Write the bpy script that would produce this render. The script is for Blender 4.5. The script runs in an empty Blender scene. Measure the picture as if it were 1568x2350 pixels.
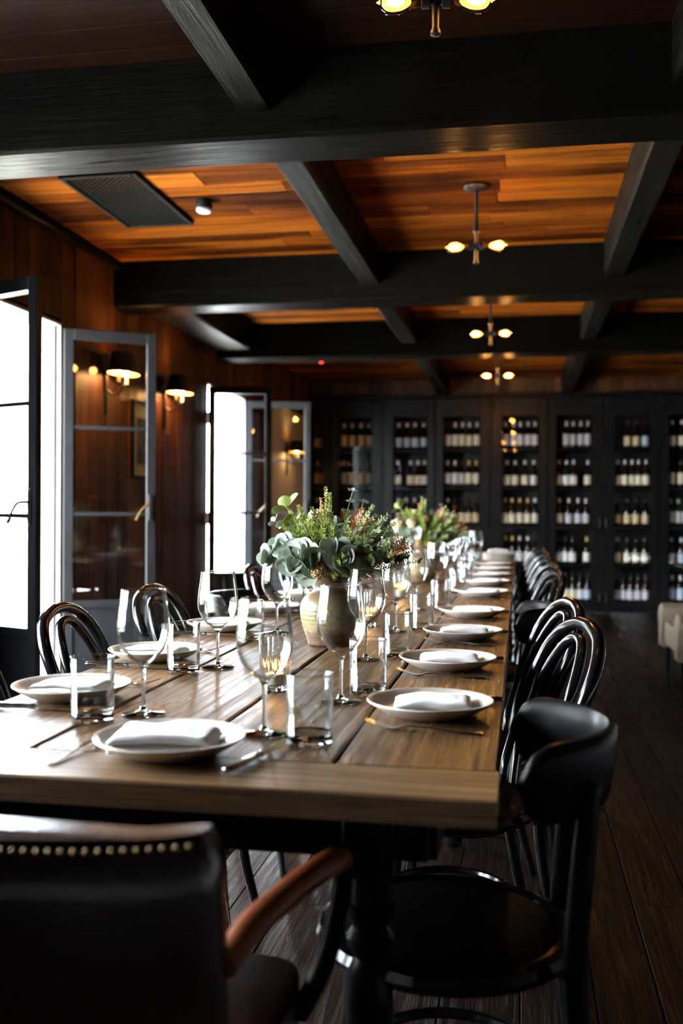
import bpy, bmesh, math, random
from mathutils import Vector, Matrix, noise as mnoise

random.seed(7)
SC = bpy.context.scene
COL = SC.collection
PI = math.pi

# ------------------------------------------------------------------ camera, world, exposure
yaw, pitch, roll = math.atan(409 / 2285), -0.003, 0.005
r0 = Vector((math.cos(yaw), math.sin(yaw), 0)); f0 = Vector((-math.sin(yaw), math.cos(yaw), 0)); u0 = Vector((0, 0, 1))
fw = f0 * math.cos(pitch) + u0 * math.sin(pitch); up = u0 * math.cos(pitch) - f0 * math.sin(pitch)
cx = r0 * math.cos(roll) + up * math.sin(roll); cy = -r0 * math.sin(roll) + up * math.cos(roll)
cam_data = bpy.data.cameras.new('camera')
cam = bpy.data.objects.new('camera', cam_data); COL.objects.link(cam)
cam.matrix_world = Matrix(((cx.x, cy.x, -fw.x, 0), (cx.y, cy.y, -fw.y, 0), (cx.z, cy.z, -fw.z, 1.14), (0, 0, 0, 1)))
cam_data.sensor_fit = 'VERTICAL'; cam_data.sensor_height = 36.0; cam_data.sensor_width = 24.0
cam_data.lens = 35.0; cam_data.clip_start = 0.05; cam_data.clip_end = 200
cam_data.dof.use_dof = True; cam_data.dof.focus_distance = 2.45; cam_data.dof.aperture_fstop = 2.6
SC.camera = cam

world = bpy.data.worlds.new('overcast_sky'); SC.world = world; world.use_nodes = True
bg = world.node_tree.nodes['Background']
bg.inputs[0].default_value = (0.86, 0.93, 1.0, 1); bg.inputs[1].default_value = 56.0

SC.view_settings.view_transform = 'Standard'; SC.view_settings.look = 'None'
SC.view_settings.gamma = 1.0; SC.view_settings.use_curve_mapping = False
SC.view_settings.exposure = 0.7
cy_ = SC.cycles
cy_.max_bounces = 9; cy_.diffuse_bounces = 3; cy_.glossy_bounces = 4; cy_.transmission_bounces = 9
cy_.transparent_max_bounces = 32; cy_.sample_clamp_indirect = 6.0; cy_.sample_clamp_direct = 0
cy_.use_adaptive_sampling = True; cy_.adaptive_threshold = 0.025
cy_.use_denoising = True; cy_.caustics_reflective = False; cy_.caustics_refractive = True; cy_.blur_glossy = 0.5

WALL_X = -2.45
WALL_T = 0.15
OPENINGS = [(.95, 3.05), (4.05, 5.05), (7.60, 8.72)]
HEAD = 2.14
CEIL = 2.64
BACK_Y = 11.95
def portal(y0, y1):
    l = bpy.data.lights.new('daylight_portal', 'AREA'); l.shape = 'RECTANGLE'
    l.size = HEAD; l.size_y = y1 - y0; l.energy = 1.0
    l.cycles.is_portal = True
    o = bpy.data.objects.new('daylight_portal', l); COL.objects.link(o)
    o.location = (WALL_X - WALL_T - 0.02, (y0 + y1) / 2, HEAD / 2); o.rotation_euler = (0, -PI / 2, 0)
for a, b in OPENINGS: portal(a, b)
sun_data = bpy.data.lights.new('sun', 'SUN'); sun_data.energy = 520.0; sun_data.angle = math.radians(1.0); sun_data.color = (1, .95, .86)
sun = bpy.data.objects.new('sun', sun_data); COL.objects.link(sun); sun.rotation_euler = Vector((-.03, .50, -.865)).to_track_quat('-Z', 'Y').to_euler()

# ------------------------------------------------------------------ materials
MATS = {}
def new_mat(name):
    m = bpy.data.materials.new(name); m.use_nodes = True; m.node_tree.nodes.clear()
    out = m.node_tree.nodes.new('ShaderNodeOutputMaterial'); MATS[name] = m
    return m, m.node_tree.nodes, m.node_tree.links, out
def plain(name, col, rough=0.5, metal=0.0, spec=0.5, vary=0.0, vscale=20, bump=0.0, bscale=60, coat=0.0, sheen=0.0):
    m, N, L, out = new_mat(name)
    p = N.new('ShaderNodeBsdfPrincipled'); L.new(p.outputs[0], out.inputs[0])
    p.inputs['Base Color'].default_value = (*col, 1); p.inputs['Roughness'].default_value = rough
    p.inputs['Metallic'].default_value = metal; p.inputs['Specular IOR Level'].default_value = spec
    p.inputs['Coat Weight'].default_value = coat; p.inputs['Coat Roughness'].default_value = 0.08
    p.inputs['Sheen Weight'].default_value = sheen
    if vary or bump:
        tc = N.new('ShaderNodeTexCoord')
    if vary:
        nz = N.new('ShaderNodeTexNoise'); nz.inputs['Scale'].default_value = vscale; nz.inputs['Detail'].default_value = 5
        L.new(tc.outputs['Object'], nz.inputs['Vector'])
        rp = N.new('ShaderNodeValToRGB'); e = rp.color_ramp.elements
        e[0].position = .3; e[1].position = .7
        e[0].color = (*[c * (1 - vary) for c in col], 1); e[1].color = (*[min(1, c * (1 + vary)) for c in col], 1)
        L.new(nz.outputs[0], rp.inputs[0]); L.new(rp.outputs[0], p.inputs['Base Color'])
        mr = N.new('ShaderNodeMapRange'); mr.inputs[3].default_value = max(.02, rough * .75); mr.inputs[4].default_value = min(1, rough * 1.3)
        L.new(nz.outputs[0], mr.inputs[0]); L.new(mr.outputs[0], p.inputs['Roughness'])
    if bump:
        n2 = N.new('ShaderNodeTexNoise'); n2.inputs['Scale'].default_value = bscale; n2.inputs['Detail'].default_value = 4
        L.new(tc.outputs['Object'], n2.inputs['Vector'])
        b = N.new('ShaderNodeBump'); b.inputs['Strength'].default_value = bump; b.inputs['Distance'].default_value = 0.004
        L.new(n2.outputs[0], b.inputs['Height']); L.new(b.outputs[0], p.inputs['Normal'])
    return m
def emit(name, col, s):
    m, N, L, out = new_mat(name)
    e = N.new('ShaderNodeEmission'); e.inputs[0].default_value = (*col, 1); e.inputs[1].default_value = s
    L.new(e.outputs[0], out.inputs[0]); return m
def thin_glass(name, tint=(0.97, 0.98, 0.97), base=0.035, rough=0.0, power=5.0):
    """clear thin sheet or shell: passes light straight on, mirrors it more the more glancing the view"""
    m, N, L, out = new_mat(name)
    t = N.new('ShaderNodeBsdfTransparent'); t.inputs[0].default_value = (*tint, 1)
    g = N.new('ShaderNodeBsdfGlossy'); g.inputs['Roughness'].default_value = rough
    lw = N.new('ShaderNodeLayerWeight'); lw.inputs[0].default_value = 0.5
    pw = N.new('ShaderNodeMath'); pw.operation = 'POWER'; pw.inputs[1].default_value = power
    ml = N.new('ShaderNodeMath'); ml.operation = 'MULTIPLY_ADD'; ml.inputs[1].default_value = 1 - base; ml.inputs[2].default_value = base
    L.new(lw.outputs['Facing'], pw.inputs[0]); L.new(pw.outputs[0], ml.inputs[0])
    mx = N.new('ShaderNodeMixShader'); L.new(ml.outputs[0], mx.inputs[0]); L.new(t.outputs[0], mx.inputs[1]); L.new(g.outputs[0], mx.inputs[2])
    L.new(mx.outputs[0], out.inputs[0]); return m
def vessel_glass(name, tint, base=.04, lo=.45, hi=.85):
    """drinking glass: clear where seen square-on, bending light like solid glass towards its outline"""
    m = thin_glass(name, tint, base, 0, 4.0)
    N, L = m.node_tree.nodes, m.node_tree.links
    out = next(n for n in N if n.type == 'OUTPUT_MATERIAL'); mx0 = next(n for n in N if n.type == 'MIX_SHADER'); lw = next(n for n in N if n.type == 'LAYER_WEIGHT')
    g = N.new('ShaderNodeBsdfGlass'); g.inputs['IOR'].default_value = 1.5; g.inputs['Roughness'].default_value = 0; g.inputs['Color'].default_value = (.99, 1, .995, 1)
    mr = N.new('ShaderNodeMapRange'); mr.inputs[1].default_value = lo; mr.inputs[2].default_value = hi; L.new(lw.outputs['Facing'], mr.inputs[0])
    mx = N.new('ShaderNodeMixShader'); L.new(mr.outputs[0], mx.inputs[0]); L.new(mx0.outputs[0], mx.inputs[1]); L.new(g.outputs[0], mx.inputs[2]); L.new(mx.outputs[0], out.inputs[0])
    return m
def solid_glass(name, col=(1, 1, 1), ior=1.5):
    m, N, L, out = new_mat(name)
    g = N.new('ShaderNodeBsdfGlass'); g.inputs['Color'].default_value = (*col, 1); g.inputs['IOR'].default_value = ior; g.inputs['Roughness'].default_value = 0.0
    L.new(g.outputs[0], out.inputs[0]); return m
def wood(name, tones, axis='Y', rough=0.5, bump=0.3, grain=9.0, spec=0.4, gscale=1.0, wear=0.0, wearcol=(.3, .25, .2), rvar=.15, con=(.5, 1.25), distort=.5, stretch=.06, fine=0.0):
    """timber: every board takes its own tone, with grain running along one axis"""
    m, N, L, out = new_mat(name)
    p = N.new('ShaderNodeBsdfPrincipled'); L.new(p.outputs[0], out.inputs[0]); p.inputs['Specular IOR Level'].default_value = spec
    tc = N.new('ShaderNodeTexCoord'); oi = N.new('ShaderNodeObjectInfo')
    off = N.new('ShaderNodeVectorMath'); off.operation = 'SCALE'; off.inputs[0].default_value = (37, 53, 71)
    L.new(oi.outputs['Random'], off.inputs['Scale'])
    ad = N.new('ShaderNodeVectorMath'); ad.operation = 'ADD'; L.new(tc.outputs['Object'], ad.inputs[0]); L.new(off.outputs[0], ad.inputs[1])
    mp = N.new('ShaderNodeMapping'); s = {'X': (stretch, 1, 1), 'Y': (1, stretch, 1), 'Z': (1, 1, stretch)}[axis]
    mp.inputs['Scale'].default_value = [c * grain * 4 * gscale for c in s]; L.new(ad.outputs[0], mp.inputs[0])
    nz = N.new('ShaderNodeTexNoise'); nz.inputs['Scale'].default_value = 1.0; nz.inputs['Detail'].default_value = 7; nz.inputs['Roughness'].default_value = .65; nz.inputs['Distortion'].default_value = distort
    L.new(mp.outputs[0], nz.inputs['Vector'])
    mp2 = N.new('ShaderNodeMapping'); s2 = {'X': (.25, 1, 1), 'Y': (1, .25, 1), 'Z': (1, 1, .25)}[axis]
    mp2.inputs['Scale'].default_value = [c * 5 for c in s2]; L.new(ad.outputs[0], mp2.inputs[0])
    bz = N.new('ShaderNodeTexNoise'); bz.inputs['Scale'].default_value = 1.0; bz.inputs['Detail'].default_value = 3; L.new(mp2.outputs[0], bz.inputs['Vector'])
    rp = N.new('ShaderNodeValToRGB'); rp.color_ramp.interpolation = 'LINEAR'
    e = rp.color_ramp.elements
    e[0].position = 0; e[0].color = (*tones[0], 1); e[1].position = 1; e[1].color = (*tones[-1], 1)
    for i in range(1, len(tones) - 1):
        q = e.new(i / (len(tones) - 1)); q.color = (*tones[i], 1)
    sh = N.new('ShaderNodeMath'); sh.operation = 'MULTIPLY_ADD'; sh.inputs[1].default_value = .5; L.new(bz.outputs[0], sh.inputs[0])
    s3 = N.new('ShaderNodeMath'); s3.operation = 'SUBTRACT'; s3.inputs[1].default_value = .25; L.new(oi.outputs['Random'], s3.inputs[0]); L.new(s3.outputs[0], sh.inputs[2])
    L.new(sh.outputs[0], rp.inputs[0])
    g2 = N.new('ShaderNodeMapRange'); g2.inputs[1].default_value = .3; g2.inputs[2].default_value = .7; g2.inputs[3].default_value = con[0]; g2.inputs[4].default_value = con[1]
    L.new(nz.outputs[0], g2.inputs[0])
    mul = N.new('ShaderNodeVectorMath'); mul.operation = 'SCALE'; L.new(rp.outputs[0], mul.inputs[0]); L.new(g2.outputs[0], mul.inputs['Scale'])
    last = mul.outputs[0]
    if fine:
        mf = N.new('ShaderNodeMapping'); mf.inputs['Scale'].default_value = [(6 if 'XYZ'[q] == axis else 330) for q in range(3)]; L.new(ad.outputs[0], mf.inputs[0])
        fz = N.new('ShaderNodeTexNoise'); fz.inputs['Scale'].default_value = 1.0; fz.inputs['Detail'].default_value = 3; L.new(mf.outputs[0], fz.inputs['Vector'])
        fr = N.new('ShaderNodeMapRange'); fr.inputs[1].default_value = .34; fr.inputs[2].default_value = .56; fr.inputs[3].default_value = 1 - fine; fr.inputs[4].default_value = 1.08; L.new(fz.outputs[0], fr.inputs[0])
        m2 = N.new('ShaderNodeVectorMath'); m2.operation = 'SCALE'; L.new(last, m2.inputs[0]); L.new(fr.outputs[0], m2.inputs['Scale']); last = m2.outputs[0]
    if wear:
        wz = N.new('ShaderNodeTexNoise'); wz.inputs['Scale'].default_value = 9; wz.inputs['Detail'].default_value = 8; wz.inputs['Roughness'].default_value = .7; L.new(ad.outputs[0], wz.inputs['Vector'])
        wr = N.new('ShaderNodeMapRange'); wr.inputs[1].default_value = .52; wr.inputs[2].default_value = .75; wr.inputs[4].default_value = wear; L.new(wz.outputs[0], wr.inputs[0])
        mx = N.new('ShaderNodeMix'); mx.data_type = 'RGBA'; L.new(wr.outputs[0], mx.inputs[0]); L.new(last, mx.inputs[6]); mx.inputs[7].default_value = (*wearcol, 1)
        last = mx.outputs[2]
    L.new(last, p.inputs['Base Color'])
    rr = N.new('ShaderNodeMapRange'); rr.inputs[1].default_value = .3; rr.inputs[2].default_value = .7
    rr.inputs[3].default_value = min(1, rough + rvar); rr.inputs[4].default_value = max(.05, rough - rvar); L.new(nz.outputs[0], rr.inputs[0]); L.new(rr.outputs[0], p.inputs['Roughness'])
    b = N.new('ShaderNodeBump'); b.inputs['Strength'].default_value = bump; b.inputs['Distance'].default_value = .006
    L.new(nz.outputs[0], b.inputs['Height']); L.new(b.outputs[0], p.inputs['Normal'])
    return m

ceil_t = [(.010, .0024, .0005), (.095, .0225, .0022), (.22, .062, .0055), (.018, .004, .0007), (.10, .024, .0023), (.27, .080, .008), (.035, .008, .0011)]
wall_t = [(.016, .005, .002), (.075, .024, .007), (.032, .010, .0035), (.15, .054, .015), (.022, .007, .003)]
M_CEIL = wood('ceiling_boards', ceil_t, 'X', .7, .25, spec=.015, con=(.32, 1.35), grain=7)
M_CEIL_DARK = wood('dark_ceiling_boards', [(.0035, .0009, .0004), (.007, .0018, .0006), (.005, .0012, .0005)], 'X', .6, .25, spec=.03)  # darker board tones, used for the bays nearest the viewer
M_WALL = wood('wall_boards', wall_t, 'Z', .5, .3, spec=.2)
M_FLOOR = wood('floor_boards', [(.005, .0022, .0012), (.012, .0055, .003), (.007, .003, .0015), (.016, .0075, .004)], 'Y', .34, .8, wear=.5, wearcol=(.024, .0085, .003), grain=11, spec=.07, con=(.3, 1.4))
M_TABLE = wood('table_boards', [(.058, .028, .010), (.165, .086, .034), (.090, .045, .017), (.205, .112, .046), (.120, .060, .023)], 'Y', .33, .5, grain=16, spec=.34, con=(.35, 1.4), distort=.35, stretch=.03, fine=.65, wear=.25, wearcol=(.25, .16, .085))
M_TABLE_X = wood('table_end_board', [(.110, .057, .023), (.175, .096, .041), (.20, .112, .050)], 'X', .38, .5, grain=16, spec=.30, con=(.4, 1.35), distort=.35, stretch=.03, fine=.6, wear=.3, wearcol=(.26, .17, .09))
M_BEAM_X = wood('beam_timber_across', [(.0012, .0011, .0009), (.0024, .0021, .0017)], 'X', .36, .9, grain=7, spec=.028)
M_BEAM_Y = wood('beam_timber_along', [(.0030, .0027, .0023), (.0052, .0047, .0040)], 'Y', .42, .9, grain=7, spec=.035)
M_BLACKWOOD = plain('black_lacquer', (.003, .003, .0035), .14, vary=.2, vscale=30, spec=.4)
M_BLACKSATIN = plain('black_satin_wood', (.0035, .0035, .004), .30, vary=.25, vscale=18, bump=.05, spec=.035)
M_SEAT = wood('seat_wood', [(.10, .035, .014), (.16, .06, .022)], 'X', .35, .1)
M_IRON = plain('black_iron', (.012, .012, .012), .45, metal=.6, bump=.1)
M_CABINET = plain('cabinet_black_paint', (.0028, .0031, .0035), .32, spec=.22, vary=.15, vscale=6)
M_CABIN = plain('cabinet_inside_black', (.003, .003, .0035), .6)
M_STEELDOOR = plain('grey_door_paint', (.0085, .0090, .0104), .36, vary=.1, vscale=8, spec=.2)
M_PLASTER = plain('pale_painted_jamb', (.58, .56, .56), .6, vary=.05)
M_GREYWALL = plain('pale_painted_panel', (.72, .74, .74), .6, vary=.05)
M_DARKWALL = plain('dark_wall', (.02, .014, .010), .7)
M_PANE = thin_glass('window_pane', (.96, .97, .97), .05)
M_CABPANE = thin_glass('cabinet_pane', (.97, .97, .97), .014)
M_BOWL = vessel_glass('wine_glass_bowl', (.985, .99, .988), .035)
M_TUMB = vessel_glass('tumbler_wall', (.97, .985, .98), .045, .35, .8)
M_GLASS = solid_glass('solid_clear_glass', (.985, 1, .99))
M_VOTIVE = vessel_glass('ribbed_votive_glass', (.93, .92, .89), .12, .15, .7)
M_PLATE = plain('stoneware_plate', (.66, .60, .52), .22, vary=.06, vscale=14, coat=.3)
M_NAPKIN = plain('white_linen', (.86, .86, .86), .9, bump=.5, bscale=420, sheen=.2)
M_STEEL = plain('cutlery_steel', (.62, .61, .60), .16, metal=1.0)
M_LEATHER = plain('oxblood_leather', (.015, .0045, .0032), .24, vary=.3, vscale=25, bump=.12, bscale=160)
M_ARM = plain('tan_leather_arm', (.13, .030, .007), .5, spec=.12, vary=.25, vscale=22, bump=.1, bscale=140)
M_BRASS = plain('old_brass', (.11, .070, .022), .45, metal=1)
M_LINEN = plain('beige_upholstery', (.20, .17, .12), .85, vary=.1, vscale=40, bump=.2, bscale=300)
M_WAX = plain('candle_wax', (.85, .80, .70), .5)
M_FLAME = emit('flame', (1.0, .40, .09), 9)
M_FIL = emit('lamp_filament', (1.0, .60, .22), 32)
M_AMBER = thin_glass('amber_bulb_glass', (.98, .80, .50), .05, 0, 4)
M_SHADEIN = plain('shade_lining', (.85, .50, .18), .6)
M_WHITE = plain('white_plastic', (.75, .75, .73), .4)
M_RED = emit('red_indicator', (1, .02, .01), 6)
M_MAT = plain('picture_mount', (.86, .83, .76), .8)
M_PRINT = plain('picture_print', (.16, .17, .19), .7, vary=.8, vscale=9)
M_VASE, N_, L_, out_ = new_mat('salt_glazed_stoneware')
p_ = N_.new('ShaderNodeBsdfPrincipled'); L_.new(p_.outputs[0], out_.inputs[0]); p_.inputs['Roughness'].default_value = .28
tc_ = N_.new('ShaderNodeTexCoord'); sx_ = N_.new('ShaderNodeSeparateXYZ'); L_.new(tc_.outputs['Object'], sx_.inputs[0])
nz_ = N_.new('ShaderNodeTexNoise'); nz_.inputs['Scale'].default_value = 55; nz_.inputs['Detail'].default_value = 6; L_.new(tc_.outputs['Object'], nz_.inputs['Vector'])
ma_ = N_.new('ShaderNodeMath'); ma_.operation = 'MULTIPLY_ADD'; ma_.inputs[1].default_value = .03; L_.new(nz_.outputs[0], ma_.inputs[0]); L_.new(sx_.outputs[2], ma_.inputs[2])
rp_ = N_.new('ShaderNodeValToRGB'); e_ = rp_.color_ramp.elements
e_[0].position = .05; e_[0].color = (.12, .070, .038, 1); e_[1].position = .20; e_[1].color = (.085, .052, .030, 1)
for q_, c_ in ((.063, (.205, .160, .078, 1)), (.128, (.185, .142, .068, 1)), (.160, (.095, .062, .035, 1))):
    z_ = e_.new(q_); z_.color = c_
L_.new(ma_.outputs[0], rp_.inputs[0])
mm_ = N_.new('ShaderNodeMapRange'); mm_.inputs[1].default_value = .35; mm_.inputs[2].default_value = .6; mm_.inputs[3].default_value = .72; mm_.inputs[4].default_value = 1.1; L_.new(nz_.outputs[0], mm_.inputs[0])
sc_ = N_.new('ShaderNodeVectorMath'); sc_.operation = 'SCALE'; L_.new(rp_.outputs[0], sc_.inputs[0]); L_.new(mm_.outputs[0], sc_.inputs['Scale']); L_.new(sc_.outputs[0], p_.inputs['Base Color'])
def leafmat(name, col, rough=.45, trans=.25):
    m = plain(name, col, rough, vary=.22, vscale=45)
    N, L = m.node_tree.nodes, m.node_tree.links
    p = next(n for n in N if n.type == 'BSDF_PRINCIPLED'); out = next(n for n in N if n.type == 'OUTPUT_MATERIAL')
    t = N.new('ShaderNodeBsdfTranslucent'); t.inputs[0].default_value = (*[c * 1.3 for c in col], 1)
    mx = N.new('ShaderNodeMixShader'); mx.inputs[0].default_value = trans
    L.new(p.outputs[0], mx.inputs[1]); L.new(t.outputs[0], mx.inputs[2]); L.new(mx.outputs[0], out.inputs[0]); return m
M_EUC = leafmat('eucalyptus_leaf', (.28, .33, .265)); M_EUC2 = leafmat('eucalyptus_leaf_yellow', (.19, .22, .045)); M_EUC3 = leafmat('eucalyptus_leaf_deep', (.075, .115, .06))
M_FERN = leafmat('green_sprig', (.155, .19, .028)); M_FERN2 = leafmat('deep_green_sprig', (.085, .115, .018)); M_RUST = leafmat('rust_sprig', (.28, .095, .02))
M_STEM = plain('plant_stem', (.16, .20, .08), .6); M_POD = plain('dry_seed_pod', (.40, .28, .12), .7, vary=.3, vscale=60); M_POD_IN = plain('dry_seed_pod_cup', (.12, .10, .035), .7)
M_CREAM = plain('cream_blossom', (.62, .52, .38), .8, vary=.2, vscale=90)
M_SHRUB = leafmat('garden_leaf', (.10, .20, .03)); M_STONE = plain('balcony_stone', (.30, .29, .27), .8, vary=.1); M_GROUND = plain('garden_ground', (.34, .34, .30), .9)
BOTTLE_M = [plain('bottle_glass_green', (.006, .012, .006), .08, spec=.6), plain('bottle_glass_brown', (.014, .008, .004), .08, spec=.6), plain('bottle_glass_black', (.004, .004, .005), .08, spec=.6)]
LABEL_M = [plain('bottle_label_' + n, c, .6) for n, c in (('cream', (.90, .83, .62)), ('white', (.92, .92, .90)), ('buff', (.74, .60, .34)), ('blue', (.55, .70, .85)), ('grey', (.66, .66, .70)), ('brown', (.22, .12, .06)))]
LABEL_N = ['cream', 'white', 'buff', 'pale blue', 'grey', 'brown']
CAPS_M = [plain('bottle_capsule_' + n, c, .35, metal=.3) for n, c in (('gold', (.62, .42, .10)), ('white', (.75, .74, .72)), ('black', (.01, .01, .01)), ('rust', (.50, .12, .03)), ('silver', (.60, .60, .62)))]
CAPS_N = ['gold', 'white', 'black', 'rust', 'silver']

# ------------------------------------------------------------------ mesh helpers
class MB:
    def __init__(self): self.v = []; self.f = []; self.mi = []; self.cur = 0
    def add(self, v, f, M=None):
        o = len(self.v)
        self.v += [tuple(M @ Vector(p)) if M else tuple(p) for p in v]
        self.f += [[i + o for i in q] for q in f]; self.mi += [self.cur] * len(f); return self
    def box(self, c, s, b=0.0, M=None):
        hx, hy, hz = s[0] / 2, s[1] / 2, s[2] / 2
        T = Matrix.Translation(c); T = (M @ T) if M else T
        if b <= 0:
            v = [(x * hx, y * hy, z * hz) for x in (-1, 1) for y in (-1, 1) for z in (-1, 1)]
            f = [(0, 1, 3, 2), (4, 6, 7, 5), (0, 4, 5, 1), (2, 3, 7, 6), (0, 2, 6, 4), (1, 5, 7, 3)]
            return self.add(v, f, T)
        v = []; idx = {}
        for x in (-1, 1):
            for y in (-1, 1):
                for z in (-1, 1):
                    for a in range(3):
                        idx[x, y, z, a] = len(v)
                        d = [hx - b, hy - b, hz - b]; d[a] += b
                        v.append((x * d[0], y * d[1], z * d[2]))
        f = []
        sg = (-1, 1)
        for s_ in sg:
            q = [(s_, -1, -1), (s_, 1, -1), (s_, 1, 1), (s_, -1, 1)]; f.append([idx[(*k, 0)] for k in (q if s_ > 0 else q[::-1])])
            q = [(-1, s_, -1), (-1, s_, 1), (1, s_, 1), (1, s_, -1)]; f.append([idx[(*k, 1)] for k in (q if s_ > 0 else q[::-1])])
            q = [(-1, -1, s_), (1, -1, s_), (1, 1, s_), (-1, 1, s_)]; f.append([idx[(*k, 2)] for k in (q if s_ > 0 else q[::-1])])
        for p in sg:
            for q in sg:
                f.append([idx[-1, p, q, 1], idx[1, p, q, 1], idx[1, p, q, 2], idx[-1, p, q, 2]])
                f.append([idx[p, -1, q, 0], idx[p, 1, q, 0], idx[p, 1, q, 2], idx[p, -1, q, 2]])
                f.append([idx[p, q, -1, 0], idx[p, q, 1, 0], idx[p, q, 1, 1], idx[p, q, -1, 1]])
        for x in sg:
            for y in sg:
                for z in sg: f.append([idx[x, y, z, 0], idx[x, y, z, 1], idx[x, y, z, 2]])
        return self.add(v, f, T)
    def lathe(self, prof, seg=24, M=None, mod=None, caps=True):
        v = []; f = []; n = len(prof)
        for i in range(seg):
            a = 2 * PI * i / seg
            for (r, z) in prof:
                rr = r * (mod(a, z) if mod else 1)
                v.append((rr * math.cos(a), rr * math.sin(a), z))
        for i in range(seg):
            j = (i + 1) % seg
            for k in range(n - 1):
                f.append([i * n + k, j * n + k, j * n + k + 1, i * n + k + 1])
        if caps:
            if prof[0][0] > 1e-5: f.append([i * n for i in range(seg)][::-1])
            if prof[-1][0] > 1e-5: f.append([i * n + n - 1 for i in range(seg)])
        return self.add(v, f, M)
    def tube(self, pts, rad, seg=10, closed=False, M=None, smooth=0):
        P = [Vector(p) for p in pts]
        R = list(rad) if isinstance(rad, (list, tuple)) else [rad] * len(P)
        if smooth:
            Q = []; RR = []; n = len(P)
            rng = range(n) if closed else range(n - 1)
            for i in rng:
                p1, p2 = P[i], P[(i + 1) % n]
                p0 = P[(i - 1) % n] if (closed or i > 0) else p1 * 2 - p2
                p3 = P[(i + 2) % n] if (closed or i + 2 < n) else p2 * 2 - p1
                for s in range(smooth):
                    t = s / smooth
                    Q.append(.5 * ((2 * p1) + (p2 - p0) * t + (2 * p0 - 5 * p1 + 4 * p2 - p3) * t * t + (3 * p1 - p0 - 3 * p2 + p3) * t ** 3))
                    RR.append(R[i] * (1 - t) + R[(i + 1) % n] * t)
            if not closed: Q.append(P[-1]); RR.append(R[-1])
            P, R = Q, RR
        n = len(P); v = []; f = []
        T = []
        for i in range(n):
            if closed: d = P[(i + 1) % n] - P[i - 1]
            else: d = P[min(i + 1, n - 1)] - P[max(i - 1, 0)]
            T.append(d.normalized() if d.length > 1e-9 else Vector((0, 0, 1)))
        a = Vector((0, 0, 1)) if abs(T[0].z) < .9 else Vector((1, 0, 0))
        nrm = (a - T[0] * a.dot(T[0])).normalized()
        for i in range(n):
            nrm = (nrm - T[i] * nrm.dot(T[i])).normalized(); bn = T[i].cross(nrm)
            for k in range(seg):
                an = 2 * PI * k / seg
                v.append(P[i] + (nrm * math.cos(an) + bn * math.sin(an)) * R[i])
        m = n if closed else n - 1
        for i in range(m):
            j = (i + 1) % n
            for k in range(seg):
                l = (k + 1) % seg
                f.append([i * seg + k, i * seg + l, j * seg + l, j * seg + k])
        if not closed:
            f.append([k for k in range(seg)][::-1]); f.append([(n - 1) * seg + k for k in range(seg)])
        return self.add(v, f, M)
    def loft(self, rings, M=None, cap=True):
        v = [p for r in rings for p in r]; s = len(rings[0]); f = []
        for i in range(len(rings) - 1):
            for k in range(s):
                l = (k + 1) % s
                f.append([i * s + k, i * s + l, (i + 1) * s + l, (i + 1) * s + k])
        if cap: f.append(list(range(s))[::-1]); f.append([(len(rings) - 1) * s + k for k in range(s)])
        return self.add(v, f, M)
    def mesh(self, name, mats, smooth=False):
        me = bpy.data.meshes.new(name); me.from_pydata(self.v, [], self.f)
        if not isinstance(mats, (list, tuple)): mats = [mats]
        for m in mats: me.materials.append(m)
        if len(mats) > 1: me.polygons.foreach_set('material_index', self.mi)
        bm = bmesh.new(); bm.from_mesh(me); bmesh.ops.recalc_face_normals(bm, faces=bm.faces); bm.to_mesh(me); bm.free()
        if smooth:
            me.polygons.foreach_set('use_smooth', [True] * len(me.polygons))
            if smooth != 'all':
                try: me.set_sharp_from_angle(angle=math.radians(40))
                except Exception: pass
        me.update(); return me
    def obj(self, name, mats, parent=None, smooth=False, loc=None, rot=None):
        return link(name, self.mesh(name, mats, smooth), parent, loc, rot)
def link(name, me, parent=None, loc=None, rot=None):
    o = bpy.data.objects.new(name, me); COL.objects.link(o)
    if parent is not None: o.parent = parent
    if loc: o.location = loc
    if rot: o.rotation_euler = rot
    return o
def tag(o, label=None, cat=None, group=None, kind=None):
    if label: o['label'] = label
    if cat: o['category'] = cat
    if group: o['group'] = group
    if kind: o['kind'] = kind
    return o
def thing(name, label, cat, loc=(0, 0, 0), rz=0.0, group=None, kind=None):
    o = bpy.data.objects.new(name, None); COL.objects.link(o); o.location = loc; o.rotation_euler = (0, 0, rz); o.empty_display_size = .05
    return tag(o, label, cat, group, kind)
def copy_tree(o, parent=None):
    c = o.copy(); COL.objects.link(c); c.parent = parent
    for ch in list(o.children): copy_tree(ch, c)
    return c
def spawn(proto, first, loc, rz, label):
    """the first use takes the thing itself, every later one a copy"""
    o = proto if first else copy_tree(proto)
    o.location = loc; o.rotation_euler = (0, 0, rz); o['label'] = label
    return o
def Rx(a): return Matrix.Rotation(a, 4, 'X')
def Ry(a): return Matrix.Rotation(a, 4, 'Y')
def Rz(a): return Matrix.Rotation(a, 4, 'Z')
def Tr(*p): return Matrix.Translation(p)
ORD = ['first', 'second', 'third', 'fourth', 'fifth', 'sixth', 'seventh', 'eighth', 'ninth', 'tenth', 'eleventh', 'twelfth']

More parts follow.
